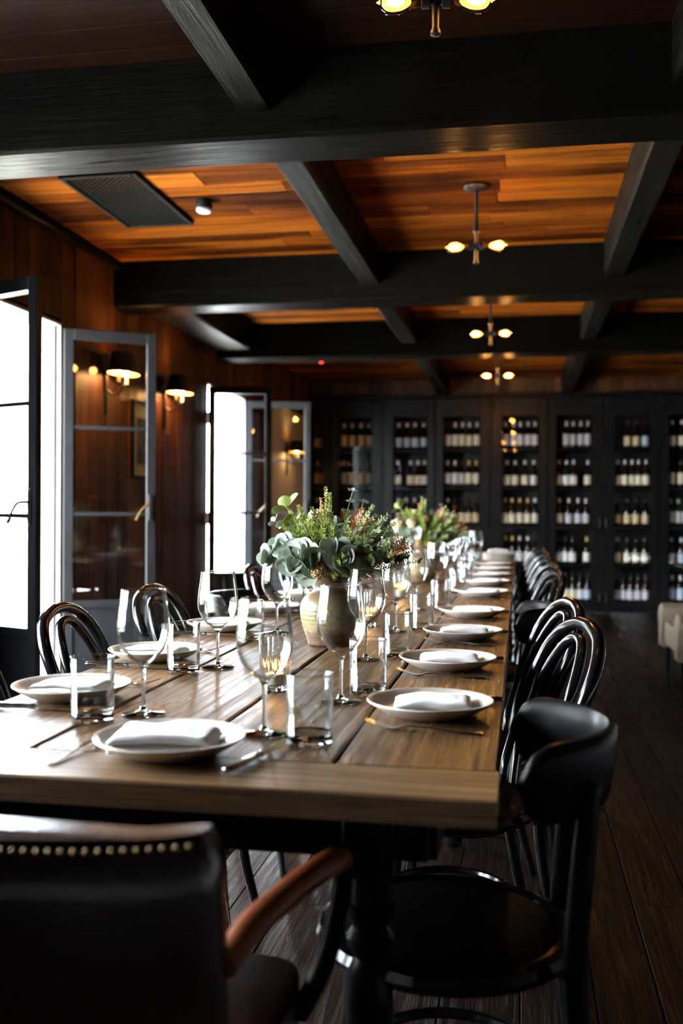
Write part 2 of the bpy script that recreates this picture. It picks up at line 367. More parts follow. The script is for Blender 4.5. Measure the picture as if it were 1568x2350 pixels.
# ------------------------------------------------------------------ floor
RIGHT_X, FRONT_Y = 3.3, -1.8
fl = MB().box(((WALL_X + RIGHT_X) / 2, (FRONT_Y + BACK_Y) / 2, -.07), (RIGHT_X - WALL_X + .1, BACK_Y - FRONT_Y + .1, .1)).obj('floor', M_DARKWALL)
tag(fl, 'dark worn timber plank floor', 'floor', kind='structure')
x = WALL_X + .004
while x < 2.4:
    w = random.uniform(.125, .185); y = FRONT_Y + random.uniform(-.8, 0)
    while y < BACK_Y:
        l = random.uniform(2.2, 3.8); a, b = max(y, FRONT_Y), min(y + l, BACK_Y)
        if b - a > .15:
            MB().box((0, 0, 0), (w - .004, b - a - .004, .02), .0015).obj('plank', M_FLOOR, fl, loc=(x + w / 2, (a + b) / 2, -.0115 + random.uniform(-.0012, .0012)))
        y += l
    x += w

# ------------------------------------------------------------------ left wall with three french-door openings
wl = MB()
zt = CEIL + .07
edges = [FRONT_Y]
for a, b in OPENINGS: edges += [a, b]
edges.append(BACK_Y)
xc = WALL_X - WALL_T / 2 - .02; tw = WALL_T - .02
for i in range(0, len(edges), 2):
    a, b = edges[i], edges[i + 1]; wl.box((xc, (a + b) / 2, (zt - .15) / 2), (tw, b - a, zt + .15))
for a, b in OPENINGS: wl.box((xc, (a + b) / 2, (HEAD + zt) / 2), (tw, b - a, zt - HEAD))
wall_left = wl.obj('wall_left', M_DARKWALL)
tag(wall_left, 'reclaimed vertical plank wall with french doors', 'wall', kind='structure')
GREY_Y = (9.55, 11.3)
y = FRONT_Y
while y < BACK_Y - .02:
    w = min(random.uniform(.10, .19), BACK_Y - y)
    yc = y + w / 2
    z0 = 0.0
    for a, b in OPENINGS:
        if a - .05 < y + w and y < b + .05 and min(y + w, b) - max(y, a) > .03:
            z0 = HEAD + .02
            w = min(w, max(.03, b - y)) if y < b < y + w else w
        elif y < a < y + w: w = max(.02, a - y)
    yc = y + w / 2
    cuts = [z0, CEIL]
    if z0 == 0 and random.random() < .6: cuts = [0, random.uniform(.7, 2.0), CEIL]
    for k in range(len(cuts) - 1):
        h = cuts[k + 1] - cuts[k]
        MB().box((0, 0, 0), (.018, w - .004, h - .004), .002).obj('plank', M_WALL, wall_left, loc=(WALL_X - .011 + random.uniform(-.003, .003), yc, (cuts[k] + cuts[k + 1]) / 2))
    y += w
gp = MB().box((WALL_X + .008, sum(GREY_Y) / 2, 1.1), (.016, GREY_Y[1] - GREY_Y[0], 2.2), .003).obj('trim_1', M_GREYWALL)
tag(gp, 'pale grey painted panel on the wall beside the bottle cabinets', 'wall panel', kind='structure')

# other walls
wb = MB().box(((WALL_X + RIGHT_X) / 2, BACK_Y + .08, zt / 2), (RIGHT_X - WALL_X + .3, .12, zt)).obj('wall_back', M_DARKWALL)
tag(wb, 'dark end wall behind the bottle cabinets with a strip of planks above', 'wall', kind='structure')
x = WALL_X + .02
while x < 2.6:
    w = random.uniform(.10, .17)
    MB().box((0, 0, 0), (w - .004, .018, .20), .002).obj('plank', M_WALL, wb, loc=(x + w / 2, BACK_Y - .40 + random.uniform(-.003, .003), 2.55))
    x += w
tag(MB().box((RIGHT_X + .06, (FRONT_Y + BACK_Y) / 2, zt / 2), (.12, BACK_Y - FRONT_Y + .3, zt)).obj('wall_right', M_DARKWALL), 'dark timber wall on the far side of the aisle', 'wall', kind='structure')
tag(MB().box(((WALL_X + RIGHT_X) / 2, FRONT_Y - .06, zt / 2), (RIGHT_X - WALL_X + .3, .12, zt)).obj('wall_front', M_DARKWALL), 'dark wall behind the viewer', 'wall', kind='structure')
# ------------------------------------------------------------------ ceiling
ce = MB().box(((WALL_X + RIGHT_X) / 2 - .1, (FRONT_Y + BACK_Y) / 2, CEIL + .09), (RIGHT_X - WALL_X + .6, BACK_Y - FRONT_Y + .3, .12)).obj('ceiling', M_DARKWALL)
tag(ce, 'orange brown timber board ceiling between dark beams', 'ceiling', kind='structure')
SKEW = 0.0
BEAMS = [(1.0, .25), (3.31, .25), (5.87, .25), (7.98, .25)]     # far face minus half width
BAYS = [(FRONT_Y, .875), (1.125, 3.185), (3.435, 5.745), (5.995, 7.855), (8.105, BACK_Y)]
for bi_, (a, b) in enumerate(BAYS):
    y = a - .06
    while y < b + .06:
        w = random.uniform(.12, .19)
        if y + w > b + .1: w = b + .1 - y
        if w < .03: break
        x = WALL_X - .02
        while x < RIGHT_X:
            l = random.uniform(1.0, 2.6); x1 = min(x + l, RIGHT_X)
            if x1 - x > .05:
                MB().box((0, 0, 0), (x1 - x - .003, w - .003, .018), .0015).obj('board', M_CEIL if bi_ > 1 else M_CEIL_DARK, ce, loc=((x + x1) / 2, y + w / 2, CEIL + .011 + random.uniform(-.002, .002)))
            x = x1
        y += w
def beam(name, size, loc, mat, label, wob=.006, seed=1, axis=0):
    """hand-hewn timber: chamfered and slightly uneven along its length"""
    L_ = size[axis]; n = max(6, int(L_ / .35)); rings = []
    hw, hh = (size[1] if axis == 0 else size[0]) / 2, size[2] / 2; c = .012
    for i in range(n + 1):
        t = -L_ / 2 + L_ * i / n
        q = []
        for k, (a, b) in enumerate(((-hw + c, -hh), (hw - c, -hh), (hw, -hh + c), (hw, hh), (-hw, hh), (-hw, -hh + c))):
            d = mnoise.noise(Vector((t * .9 + seed * 13, k * 3.1, seed))) * wob; e = mnoise.noise(Vector((t * .9 + seed * 13, k * 3.1, seed + 40))) * wob
            q.append((t, a + d, b + (e if b < 0 else 0)) if axis == 0 else (a + d, t, b + (e if b < 0 else 0)))
        rings.append(q)
    o = MB().loft(rings).obj(name, mat, loc=loc)
    return tag(o, label, 'beam', kind='structure')
BL = ['dark cross beam overhead beyond the frame', 'dark cross beam closest overhead, its underside lit by the doors', 'second dark cross beam, behind the first hanging lamp', 'third dark cross beam, close to the bottle cabinets']
for i, (y, w) in enumerate(BEAMS):
    beam('ceiling_beam', (RIGHT_X - WALL_X, w, CEIL - 2.36), ((WALL_X + RIGHT_X) / 2, y, (CEIL + 2.36) / 2), M_BEAM_X, BL[i], seed=i + 1)
k = 0
for bi, (a, b) in enumerate(BAYS[1:], 1):
    for xx, w in ((-.866, .125), (.515, .125), (1.9, .125)):
        k += 1
        beam('ceiling_joist', (w, b - a - .004, CEIL - 2.45), (xx, (a + b) / 2, (CEIL + 2.45) / 2), M_BEAM_Y,
             'dark joist running lengthwise, %s of three, in the %s ceiling bay' % (('first', 'second', 'third')[int((xx + .9) / 1.3 + .01)], ORD[bi - 1]), seed=20 + k, axis=1)
beam('ceiling_joist', (.29, 1.85, .21), (-2.30, 6.925, 2.535), M_BEAM_Y, 'dark wall plate beam above the two wall lamps', seed=77, axis=1)
beam('ceiling_joist', (.05, 2.30, .05), (-2.425, 4.59, 2.615), M_BEAM_Y, 'slim dark strip added for the shadow along the ceiling edge above the handled door', seed=78, axis=1)  # dark strip added where the ceiling edge only lies in shadow

# ------------------------------------------------------------------ french doors
for i, (a, b) in enumerate(OPENINGS):
    t = thing('trim_%d' % (i + 2), 'pale painted jambs and head of french door opening %s along the wall' % ORD[i], 'door frame', (0, 0, 0), kind='structure')
    for y, s in ((a, 1), (b, -1)):
        MB().box((WALL_X - WALL_T / 2 - .01, y + s * .008, HEAD / 2), (WALL_T + .02, .016, HEAD), .002).obj('jamb', M_PLASTER, t)
        MB().box((WALL_X - .05, y + s * .03, HEAD / 2), (.05, .028, HEAD), .003).obj('door_stop', M_PLASTER, t)
    MB().box((WALL_X - WALL_T / 2 - .01, (a + b) / 2, HEAD - .008), (WALL_T + .02, b - a - .034, .016), .002).obj('head', M_PLASTER, t)
    MB().box((WALL_X - WALL_T / 2 - .01, (a + b) / 2, -.004), (WALL_T + .02, b - a, .03), .002).obj('threshold', M_STONE, t)
LEAF_W, LEAF_H = .50, 2.10
def leaf(n, hinge, ang, label, flip=False, handle=True, W=LEAF_W):
    """leaf lies along local +X from its hinge; local Y is its thickness"""
    t = thing('door_%d' % n, label, 'door', (hinge[0], hinge[1], .012), ang, kind='structure')
    H = LEAF_H; st = .052; th = .036
    for xx in (st / 2, W - st / 2): MB().box((xx, 0, H / 2), (st, th, H), .003).obj('stile', M_STEELDOOR, t)
    MB().box((W / 2, 0, H - .03), (W - 2 * st, th, .06), .003).obj('top_rail', M_STEELDOOR, t)
    z1 = .62; MB().box((W / 2, 0, .05), (W - 2 * st, th, .10), .003).obj('bottom_rail', M_STEELDOOR, t)
    MB().box((W / 2, 0, z1 - .02), (W - 2 * st, th, .04), .003).obj('lock_rail', M_STEELDOOR, t)
    MB().box((W / 2, 0, .34), (W - 2 * st, .016, z1 - .14), .002).obj('panel', M_STEELDOOR, t)
    hh = (H - .06 - z1) / 3
    for k in range(3):
        za, zb = z1 + hh * k, z1 + hh * (k + 1)
        if k: MB().box((W / 2, 0, za), (W - 2 * st, .026, .02), .003).obj('glazing_bar', M_STEELDOOR, t)
        MB().box((W / 2, 0, (za + zb) / 2), (W - 2 * st, .005, zb - za - .02)).obj('pane', M_PANE, t)
    for z in (.25, 1.05, 1.85): MB().lathe([(.008, z - .05), (.008, z + .05)], 8, Tr(-.006, .012, 0)).obj('hinge', M_IRON, t)
    if handle:
        s = -1 if flip else 1
        hd = MB().box((W - .03, s * .022, 1.13), (.024, .01, .15), .002).obj('lock_plate', M_IRON, t)
        MB().tube([(W - .03, s * .025, 1.15), (W - .03, s * .06, 1.15), (W - .055, s * .065, 1.145), (W - .09, s * .064, 1.11), (W - .115, s * .064, 1.06)], [.007, .007, .007, .006, .008], 8, smooth=4).obj('lever_handle', M_IRON if n == 1 else M_BRASS, hd)
    return t
LH = WALL_X + .01
leaf(1, (LH, 4.07), math.atan2(-.18, .42), 'glazed grey door leaf with lever handle, swung into the room at the picture edge', flip=True)
leaf(2, (LH, 5.05), math.atan2(.27, .44), 'glazed grey door leaf folded back in front of the wall lamps', flip=True)
leaf(3, (LH, 7.62), math.atan2(.10, .48), 'glazed door leaf standing open against the bright daylight, beyond the wall lamps')
leaf(4, (LH, 8.72), math.atan2(.17, .54), 'glazed grey door leaf farthest along the wall, beside the bottle cabinets', flip=True, W=.58)

for k in range(4):
    leaf(5 + k, (WALL_X - .10, .962 + .5225 * k), PI / 2, 'closed glazed grey door leaf, %s of four along the near window wall' % ORD[k], flip=True, handle=k in (1, 2), W=.519)

# outside: balcony, railing, shrubs
tag(MB().box((-60, 5, -3.05), (100, 120, .1)).obj('ground', M_GROUND), 'pale garden ground below the balcony', 'ground', kind='structure')
tag(MB().box((WALL_X - WALL_T - .62, 5, -.09), (1.2, 16, .14)).obj('balcony_floor', M_STONE), 'stone balcony floor outside the doors', 'balcony', kind='structure')
rt = thing('railing', 'thin black iron balcony railing outside the glazed doors', 'railing', (WALL_X - WALL_T - 1.05, 0, -.02))
MB().box((0, 4.8, 1.07), (.045, 11, .02), .002).obj('top_rail', M_IRON, rt); MB().box((0, 4.8, .10), (.03, 11, .02), .002).obj('bottom_rail', M_IRON, rt)
bal = MB().box((0, 0, .585), (.016, .016, .96)).mesh('baluster', M_IRON)
y = 2.6
while y < 10.3: link('baluster', bal, rt, (0, y, 0)); y += .115
for y in (-.6, 4.8, 10.2): MB().box((0, y, .54), (.035, .035, 1.08)).obj('post', M_IRON, rt)
def shrub(loc, r, label):
    t = thing('garden_shrub', label, 'shrub', loc, group='shrubs beyond the balcony')
    mb = MB(); rnd = random.Random(int(loc[1] * 10))
    for i in range(420):
        d = Vector((rnd.gauss(0, 1), rnd.gauss(0, 1), rnd.gauss(0, 1))).normalized() * r * rnd.uniform(.45, 1)
        c = Vector((d.x, d.y, d.z * 1.2 + r * 1.2)); R_ = Rz(rnd.uniform(0, 6.3)) @ Rx(rnd.uniform(-1, 1)); s = .09
        mb.add([(-s * .5, 0, 0), (0, -s, .02), (s * .5, 0, 0), (0, s, .02)], [(0, 1, 2, 3)], Tr(*c) @ R_)
    tag(mb.obj('foliage', M_SHRUB, t), kind='stuff')
    MB().tube([(0, 0, 0), (.03, 0, r * .8), (0, .05, r * 1.5)], [.06, .05, .02], 6).obj('trunk', M_STEM, t)
shrub((-8.5, 9.5, -3.0), 1.45, 'loose green garden shrub seen low through the door with the handle')
shrub((-9.5, 12.4, -3.0), 1.9, 'pale overexposed garden shrub seen through the nearer glazed door')
shrub((-9.0, 17.0, -3.0), 1.5, 'small garden shrub seen through the farther doorway')

# ------------------------------------------------------------------ bottle cabinets on the end wall
CF = 11.5                                   # plane of the doors
SH_Z = [1.84, 1.40, .965, .53, .11]
units = [(-2.44, -2.19), (-2.19, -.963), (-.963, .308), (.308, 1.53), (1.53, 2.76)]
UL = ['narrow black bottle cabinet in the corner by the grey panel', 'black glazed bottle cabinet behind the nearer bouquet', 'black glazed bottle cabinet behind the far end of the table',
      'black glazed bottle cabinet above the row of chairs', 'black glazed bottle cabinet at the edge of the picture above the beige armchair']
bays = []
def cab_door(par, x0, x1, hinge_left, single=False):
    """frame with one tall pane, bolts and a handle on its meeting stile"""
    sl, sr = (.095, .125) if hinge_left else (.125, .095)
    if single: sl, sr = .01, .095
    e = .004
    d = MB().box((x0 + sl / 2 + e / 2, CF, 1.24), (sl - e, .03, 2.36), .004).obj('door', M_CABINET, par)
    MB().box((x1 - sr / 2 - e / 2, CF, 1.24), (sr - e, .03, 2.36), .004).obj('stile', M_CABINET, d)
    gx = ((x0 + sl) + (x1 - sr)) / 2; gw = (x1 - sr) - (x0 + sl)
    MB().box((gx, CF, 2.315), (gw, .028, .21), .004).obj('top_rail', M_CABINET, d)
    MB().box((gx, CF, .095), (gw, .028, .07), .004).obj('bottom_rail', M_CABINET, d)
    MB().box((gx, CF - .006, .945), (gw, .024, .035), .003).obj('middle_rail', M_CABINET, d)
    MB().box((gx, CF + .004, 1.575), (gw, .004, 1.23)).obj('pane', M_CABPANE, d)
    MB().box((gx, CF + .004, .53), (gw, .004, .795)).obj('pane', M_CABPANE, d)
    hx = (x1 - .035) if hinge_left else (x0 + .035)
    if not single:
        for z, l in ((1.0, .12), (2.33, .10), (.16, .12)): MB().tube([(hx, CF - .015, z - l / 2), (hx, CF - .04, z - l / 2 + .01), (hx, CF - .04, z + l / 2 - .01), (hx, CF - .015, z + l / 2)], .006, 6).obj('handle', M_IRON, d)
    bays.append((x0 + sl, x1 - sr))
for i, (x0, x1) in enumerate(units):
    t = thing('bottle_cabinet', UL[i], 'cabinet', (0, 0, 0), group='black bottle cabinets along the end wall')
    w = x1 - x0; xm = (x0 + x1) / 2
    c = MB(); c.box((xm, CF + .42, 1.24), (w - .004, .02, 2.44)); c.box((x0 + .012, CF + .225, 1.24), (.02, .40, 2.44)); c.box((x1 - .012, CF + .225, 1.24), (.02, .40, 2.44))
    c.box((xm, CF + .225, 2.45), (w - .004, .42, .03)); c.box((xm, CF + .225, .045), (w - .004, .42, .07))
    c.obj('carcass', M_CABIN, t)
    MB().box((xm, CF - .02, .028), (w - .004, .03, .05), .004).obj('plinth', M_CABINET, t)
    MB().box((xm, CF - .02, 2.445), (w - .002, .06, .045), .008).obj('cornice', M_CABINET, t)
    for z in SH_Z[:-1]: MB().box((xm, CF + .22, z - .012), (w - .05, .37, .024), .002).obj('shelf', M_CABINET, t)
    if i == 0: cab_door(t, x0, x1, False, True)
    else:
        cab_door(t, x0, xm, True); cab_door(t, xm, x1, False)
# bottles
bp = [(0, 0), (.034, 0), (.036, .006), (.036, .185), (.032, .205), (.018, .235), (.0145, .25), (.0145, .302)]
bp2 = [(0, 0), (.037, 0), (.039, .006), (.039, .15), (.034, .19), (.022, .23), (.0145, .265), (.0145, .302)]
bmesh_ = [[MB().lathe(p, 12).mesh('bottle_body', m, True) for m in BOTTLE_M] for p in (bp, bp2)]
lmesh = [[MB().lathe([(.0366 + q * .003, .040 + dz), (.0366 + q * .003, .160 + dz - q * .02)], 12, caps=False).mesh('paper_label', m, True) for m in LABEL_M] for q, dz in ((0, 0), (1, -.01))]
cmesh = [MB().lathe([(.0155, .24 + .012), (.0158, .303), (.012, .307), (0, .307)], 10).mesh('capsule', m, True) for m in CAPS_M]
rb = random.Random(11)
ROWN = ['top', 'second', 'middle', 'fourth', 'bottom']
for bi, (gx0, gx1) in enumerate(bays[:8]):
    gw = gx1 - gx0
    for ri, z in enumerate(SH_Z):
        n = 2 if bi == 0 else 4 if rb.random() < .55 else 5
        fam = rb.randrange(2); lab = rb.choice([0, 1, 1, 0, 4, 2]); cap = rb.choice([0, 1, 2, 2, 4, 1]); gl = rb.randrange(3)
        if (bi, ri) == (1, 1): lab, cap = 3, 3
        for k in range(n):
            if rb.random() < .28: lab = rb.choice([0, 1, 1, 4, 2, 3, 0]); cap = rb.choice([0, 1, 2, 4, 2]); gl = rb.randrange(3)
            if bi > 0 and rb.random() < .06: continue
            xx = (gx0 + gw * (k + .5) / n + rb.uniform(-.006, .006)) if bi else -2.372 + .081 * k; yy = CF + .09 + rb.uniform(-.01, .02)
            label = '%s-labelled wine bottle, %s from left, %s shelf, %s cabinet door' % (LABEL_N[lab].replace(' ', '-'), ORD[k], ROWN[ri], ORD[bi])
            t = link('wine_bottle', bmesh_[fam][gl], None, (xx, yy, z + .001))
            tag(t, label.capitalize(), 'bottle', 'wine bottles in the cabinets')
            link('paper_label', lmesh[fam][lab], t); link('capsule', cmesh[cap], t)

# ------------------------------------------------------------------ dining table
TZ = .76
TX0, TX1, TY0, TY1 = -1.0, -.027, 1.312, 7.66
tb = thing('dining_table', 'long reclaimed timber dining table on black turned legs, set for a banquet', 'table', (0, 0, 0))
th = .038
def slab(name, x0, x1, y0, y1, mat, axis, seed):
    """thick worn board: edge chamfer wanders along its length"""
    L_ = (y1 - y0) if axis == 'Y' else (x1 - x0); W = (x1 - x0) if axis == 'Y' else (y1 - y0)
    n = max(8, int(L_ / .09)); rings = []
    for i in range(n + 1):
        s = -L_ / 2 + L_ * i / n; q = []
        def nz(k, sc=5.0): return mnoise.noise(Vector((s * sc + seed * 9.7, k * 5.3, seed * 1.1)))
        c = .0035 + .002 * nz(1, 9); c2 = .0035 + .002 * nz(2, 9); e1 = .0022 * nz(3, 3.5); e2 = .0022 * nz(4, 3.5); d = .0008 * nz(5, 2)
        for a, b in ((-W / 2 + e1, -th), (W / 2 + e2, -th), (W / 2 + e2, -c2), (W / 2 - c2 + e2, d), (-W / 2 + c + e1, d), (-W / 2 + e1, -c)):
            q.append((a, s, b) if axis == 'Y' else (s, a, b))
        rings.append(q)
    return MB().loft(rings).obj(name, mat, tb, loc=((x0 + x1) / 2, (y0 + y1) / 2, TZ))
slab('end_board', TX0, TX1, TY0, TY0 + .150, M_TABLE_X, 'X', 1)
slab('end_board', TX0, TX1, TY1 - .150, TY1, M_TABLE_X, 'X', 2)
px = [TX0, -.757, -.512, -.272, TX1]
for i in range(4):
    slab('plank', px[i] + .0030, px[i + 1] - .0030, TY0 + .1525, TY1 - .1525, M_TABLE, 'Y', 3 + i)
MB().box(((TX0 + TX1) / 2, (TY0 + TY1) / 2, TZ - th - .012), (.80, 6.0, .02)).obj('under_board', M_BLACKSATIN, tb)
for xx in (TX0 + .10, TX1 - .10): MB().box((xx, (TY0 + TY1) / 2, .665), (.025, TY1 - TY0 - .28, .075), .003).obj('apron', M_BLACKSATIN, tb)
for yy in (TY0 + .14, TY1 - .14): MB().box(((TX0 + TX1) / 2, yy, .665), (TX1 - TX0 - .20, .025, .075), .003).obj('apron', M_BLACKSATIN, tb)
lp = [(.020, 0), (.030, .01), (.032, .05), (.024, .09), (.028, .11), (.033, .15), (.036, .30), (.037, .40), (.033, .455), (.024, .475), (.034, .49), (.036, .505), (.026, .52), (.030, .53), (.040, .545), (.040, .555), (.034, .56), (.034, .60)]
lg = MB().lathe(lp, 20).box((0, 0, .66), (.075, .075, .12), .003).mesh('leg', M_BLACKSATIN, True)
for yy in (TY0 + .155, 3.4, 5.5, TY1 - .155):
    for xx in (-.815, -.216): link('leg', lg, tb, (xx, yy, 0))

# ------------------------------------------------------------------ tableware prototypes
wg = thing('wine_glass', 'x', 'wine glass', group='wine glasses on the table')
bw = [(0, .0885), (.0045, .0895), (.012, .094), (.026, .104), (.0385, .120), (.0462, .138), (.0483, .152), (.0478, .168), (.0455, .188), (.0425, .208), (.0402, .228)]
inn = [(r - (.0011 if i > 3 else .002), z + (.0014 if i < 4 else 0)) for i, (r, z) in enumerate(bw) if i > 1][::-1]
MB().lathe(bw + [(.0398, .2285)] + inn + [(0, .0945)], 40, caps=False).obj('bowl', M_BOWL, wg, True)
MB().lathe([(.0052, .0065), (.0042, .014), (.0036, .03), (.0035, .06), (.0042, .08), (.0075, .0885), (.010, .0915), (0, .0915)], 16).obj('stem', M_GLASS, wg, True)
MB().lathe([(0, .0006), (.036, .0006), (.0385, .0012), (.039, .002), (.036, .0028), (.018, .0045), (.009, .008), (.0052, .0155), (0, .0155)], 36).obj('foot', M_GLASS, wg, True)
MB().tube([(.0399 * math.cos(2 * PI * i / 48), .0399 * math.sin(2 * PI * i / 48), .2286) for i in range(48)], .0009, 6, closed=True).obj('rim', M_GLASS, wg, True)
tbp = thing('tumbler', 'x', 'tumbler', group='water tumblers on the table')
MB().lathe([(.0362, .0195), (.0375, .018), (.0385, .113), (.0378, .1142), (.0370, .113), (.0358, .020), (.0362, .0195)], 40, caps=False).obj('wall', M_TUMB, tbp, True)
MB().lathe([(0, .0008), (.034, .0008), (.0368, .003), (.0375, .018), (.0362, .020), (.030, .0175), (0, .0165)], 36).obj('base', M_GLASS, tbp, True)
MB().tube([(.0378 * math.cos(2 * PI * i / 48), .0378 * math.sin(2 * PI * i / 48), .1140) for i in range(48)], .0012, 6, closed=True).obj('rim', M_GLASS, tbp, True)
pl = MB().lathe([(0, .002), (.062, .002), (.066, 0), (.070, .002), (.088, .008), (.108, .020), (.116, .0255), (.1175, .0275), (.1165, .0295), (.113, .0292), (.104, .0235), (.088, .0135), (.074, .0088), (0, .0075)], 48).mesh('plate', M_PLATE, True)
def napkin_mesh(seed, lx=.140, ly=.094, layers=3):
    rnd = random.Random(seed); t = .0058; path = []
    gap = .0074
    for k in range(layers):
        z = t / 2 + k * gap; a, b = -ly / 2 + rnd.uniform(0, .008), ly / 2 - rnd.uniform(0, .008)
        row = [(a + (b - a) * i / 8, z) for i in range(9)]
        if k % 2: row.reverse()
        path += row
        if k < layers - 1:
            s = 1 if k % 2 == 0 else -1; e = row[-1][0]
            path += [(e + s * gap * .42, z + gap * .22), (e + s * gap * .55, z + gap * .5), (e + s * gap * .42, z + gap * .78)]
    nL = []; nR = []
    for i, p in enumerate(path):
        q0, q1 = path[max(0, i - 1)], path[min(len(path) - 1, i + 1)]
        d = Vector((q1[0] - q0[0], q1[1] - q0[1])).normalized(); n = Vector((-d.y, d.x)) * t * .5
        nL.append((p[0] + n.x, p[1] + n.y)); nR.append((p[0] - n.x, p[1] - n.y))
    prof = nL + nR[::-1]; rings = []; nx = 18
    for i in range(nx + 1):
        u = i / nx * 2 - 1; x = u * lx / 2
        end = 1 - .22 * max(0, abs(u) - .9) / .1
        ring = []
        for (yy, zz) in prof:
            pz = Vector((x * 22 + seed * 7, yy * 22, seed * 3.0))
            top = zz / (gap * layers)
            dz = mnoise.noise(pz) * .0045 * top + .003 * top * math.cos(u * 2.2); dy = mnoise.noise(pz + Vector((9, 4, 1))) * .004
            skew = u * .004 * math.sin(seed)
            ring.append((x + mnoise.noise(Vector((yy * 30, zz * 300, seed + i // nx))) * .003 * (abs(u) > .85), yy + dy + skew, max(.0002, (zz + dz) * end)))
        rings.append(ring)
    return MB().loft(rings).mesh('napkin', M_NAPKIN, 'all')
NAPS = [napkin_mesh(s) for s in (1, 2, 3, 4)]
NAP_BIG = napkin_mesh(9, .155, .105, 4)
def fork_mesh():
    mb = MB(); rings = []
    for s, w, t, z in ((-.100, .004, .0016, .0035), (-.098, .012, .002, .0035), (-.088, .017, .0024, .0035), (-.06, .011, .0026, .004), (-.02, .0062, .0028, .007), (.02, .006, .003, .0095), (.035, .010, .0026, .008), (.045, .019, .002, .005), (.056, .023, .0018, .0035), (.064, .0235, .0018, .0045)):
        rings.append([(s, -w / 2, z - t / 2), (s, w / 2, z - t / 2), (s, w / 2 * .86, z + t / 2), (s, -w / 2 * .86, z + t / 2)])
    mb.loft(rings)
    for k in range(4):
        y = -.0098 + k * .00653; rr = []
        for s, w, z in ((.063, .0040, .0045), (.080, .0034, .0085), (.098, .0026, .0145), (.104, .001, .0168)):
            rr.append([(s, y - w / 2, z - .0008), (s, y + w / 2, z - .0008), (s, y + w / 2, z + .0008), (s, y - w / 2, z + .0008)])
        mb.loft(rr)
    return mb.mesh('fork', M_STEEL, True)
FORK = fork_mesh()
kp = thing('table_knife', 'x', 'knife', group='knives on the table')
def oval(s, w, t, z, n=10): return [(s, w / 2 * math.cos(2 * PI * i / n), z + t / 2 * math.sin(2 * PI * i / n)) for i in range(n)]
MB().loft([oval(s, w, t, .0065) for s, w, t in ((-.112, .004, .003), (-.110, .012, .009), (-.10, .0165, .012), (-.07, .015, .0115), (-.03, .0115, .0095), (-.012, .010, .009), (-.008, .0125, .0105), (-.002, .0125, .0105), (0, .008, .006))]).obj('handle', M_STEEL, kp, True)
MB().loft([[(s, -w0, .0055), (s, w1, .0060), (s, w1, .0074), (s, -w0, .0062)] for s, w0, w1 in ((-.001, .004, .004), (.012, .008, .006), (.05, .011, .007), (.085, .011, .007), (.104, .008, .0075), (.113, .001, .007))]).obj('blade', M_STEEL, kp, True)
vt = thing('votive_holder', 'x', 'candle holder', group='ribbed candle holders')
MB().lathe([(.027, .004), (.031, .05), (.0335, .114), (.0325, .115), (.0300, .06), (.0265, .012), (0, .012)], 144, mod=lambda a, z: 1 + .05 * math.cos(a * 22) if z > .013 else 1 + .02 * math.cos(a * 22), caps=False).obj('ribbed_wall', M_VOTIVE, vt, True)
MB().lathe([(0, .0006), (.026, .0006), (.028, .004), (.0265, .012), (0, .011)], 32).obj('base', M_GLASS, vt, True)
cd = MB().lathe([(0, .0125), (.0185, .0125), (.019, .034), (.016, .0355), (.004, .034), (0, .034)], 20).obj('candle', M_WAX, vt, True)
MB().lathe([(0, .039), (.0035, .043), (.0042, .047), (.0028, .054), (.0008, .062), (0, .064)], 10).obj('flame', M_FLAME, cd, True)

used = {}
def put(key, proto, x, y, rz, label, z=TZ):
    first = key not in used; used[key] = 1
    return spawn(proto, first, (x, y, z + .0006), rz, label)
def single(name, me, x, y, rz, label, cat, group, z=TZ):
    return tag(link(name, me, None, (x, y, z), (0, 0, rz)), label, cat, group)
rs = random.Random(5)
RS = [1.845, 2.40, 2.955, 3.565, 4.40, 5.05, 5.60, 6.15, 6.68]
LS = [1.87, 2.385, 2.99, 3.55, 4.16, 4.85, 5.5, 6.15, 6.75]
RW = [(-.344, 1.925), (-.379, 2.476), (-.377, 3.068), (-.384, 3.75)]
RT = [(-.305, 2.01), (-.331, 2.52), (-.324, 3.11), (-.311, 3.77)]
LW = [(-.68, 1.738), (-.706, 2.281), (-.729, 2.96)]
LT = [(-.748, 1.668), (-.756, 2.215), (-.766, 2.795), (-.774, 3.5)]
def side_word(s): return 'aisle side' if s > 0 else 'window side'
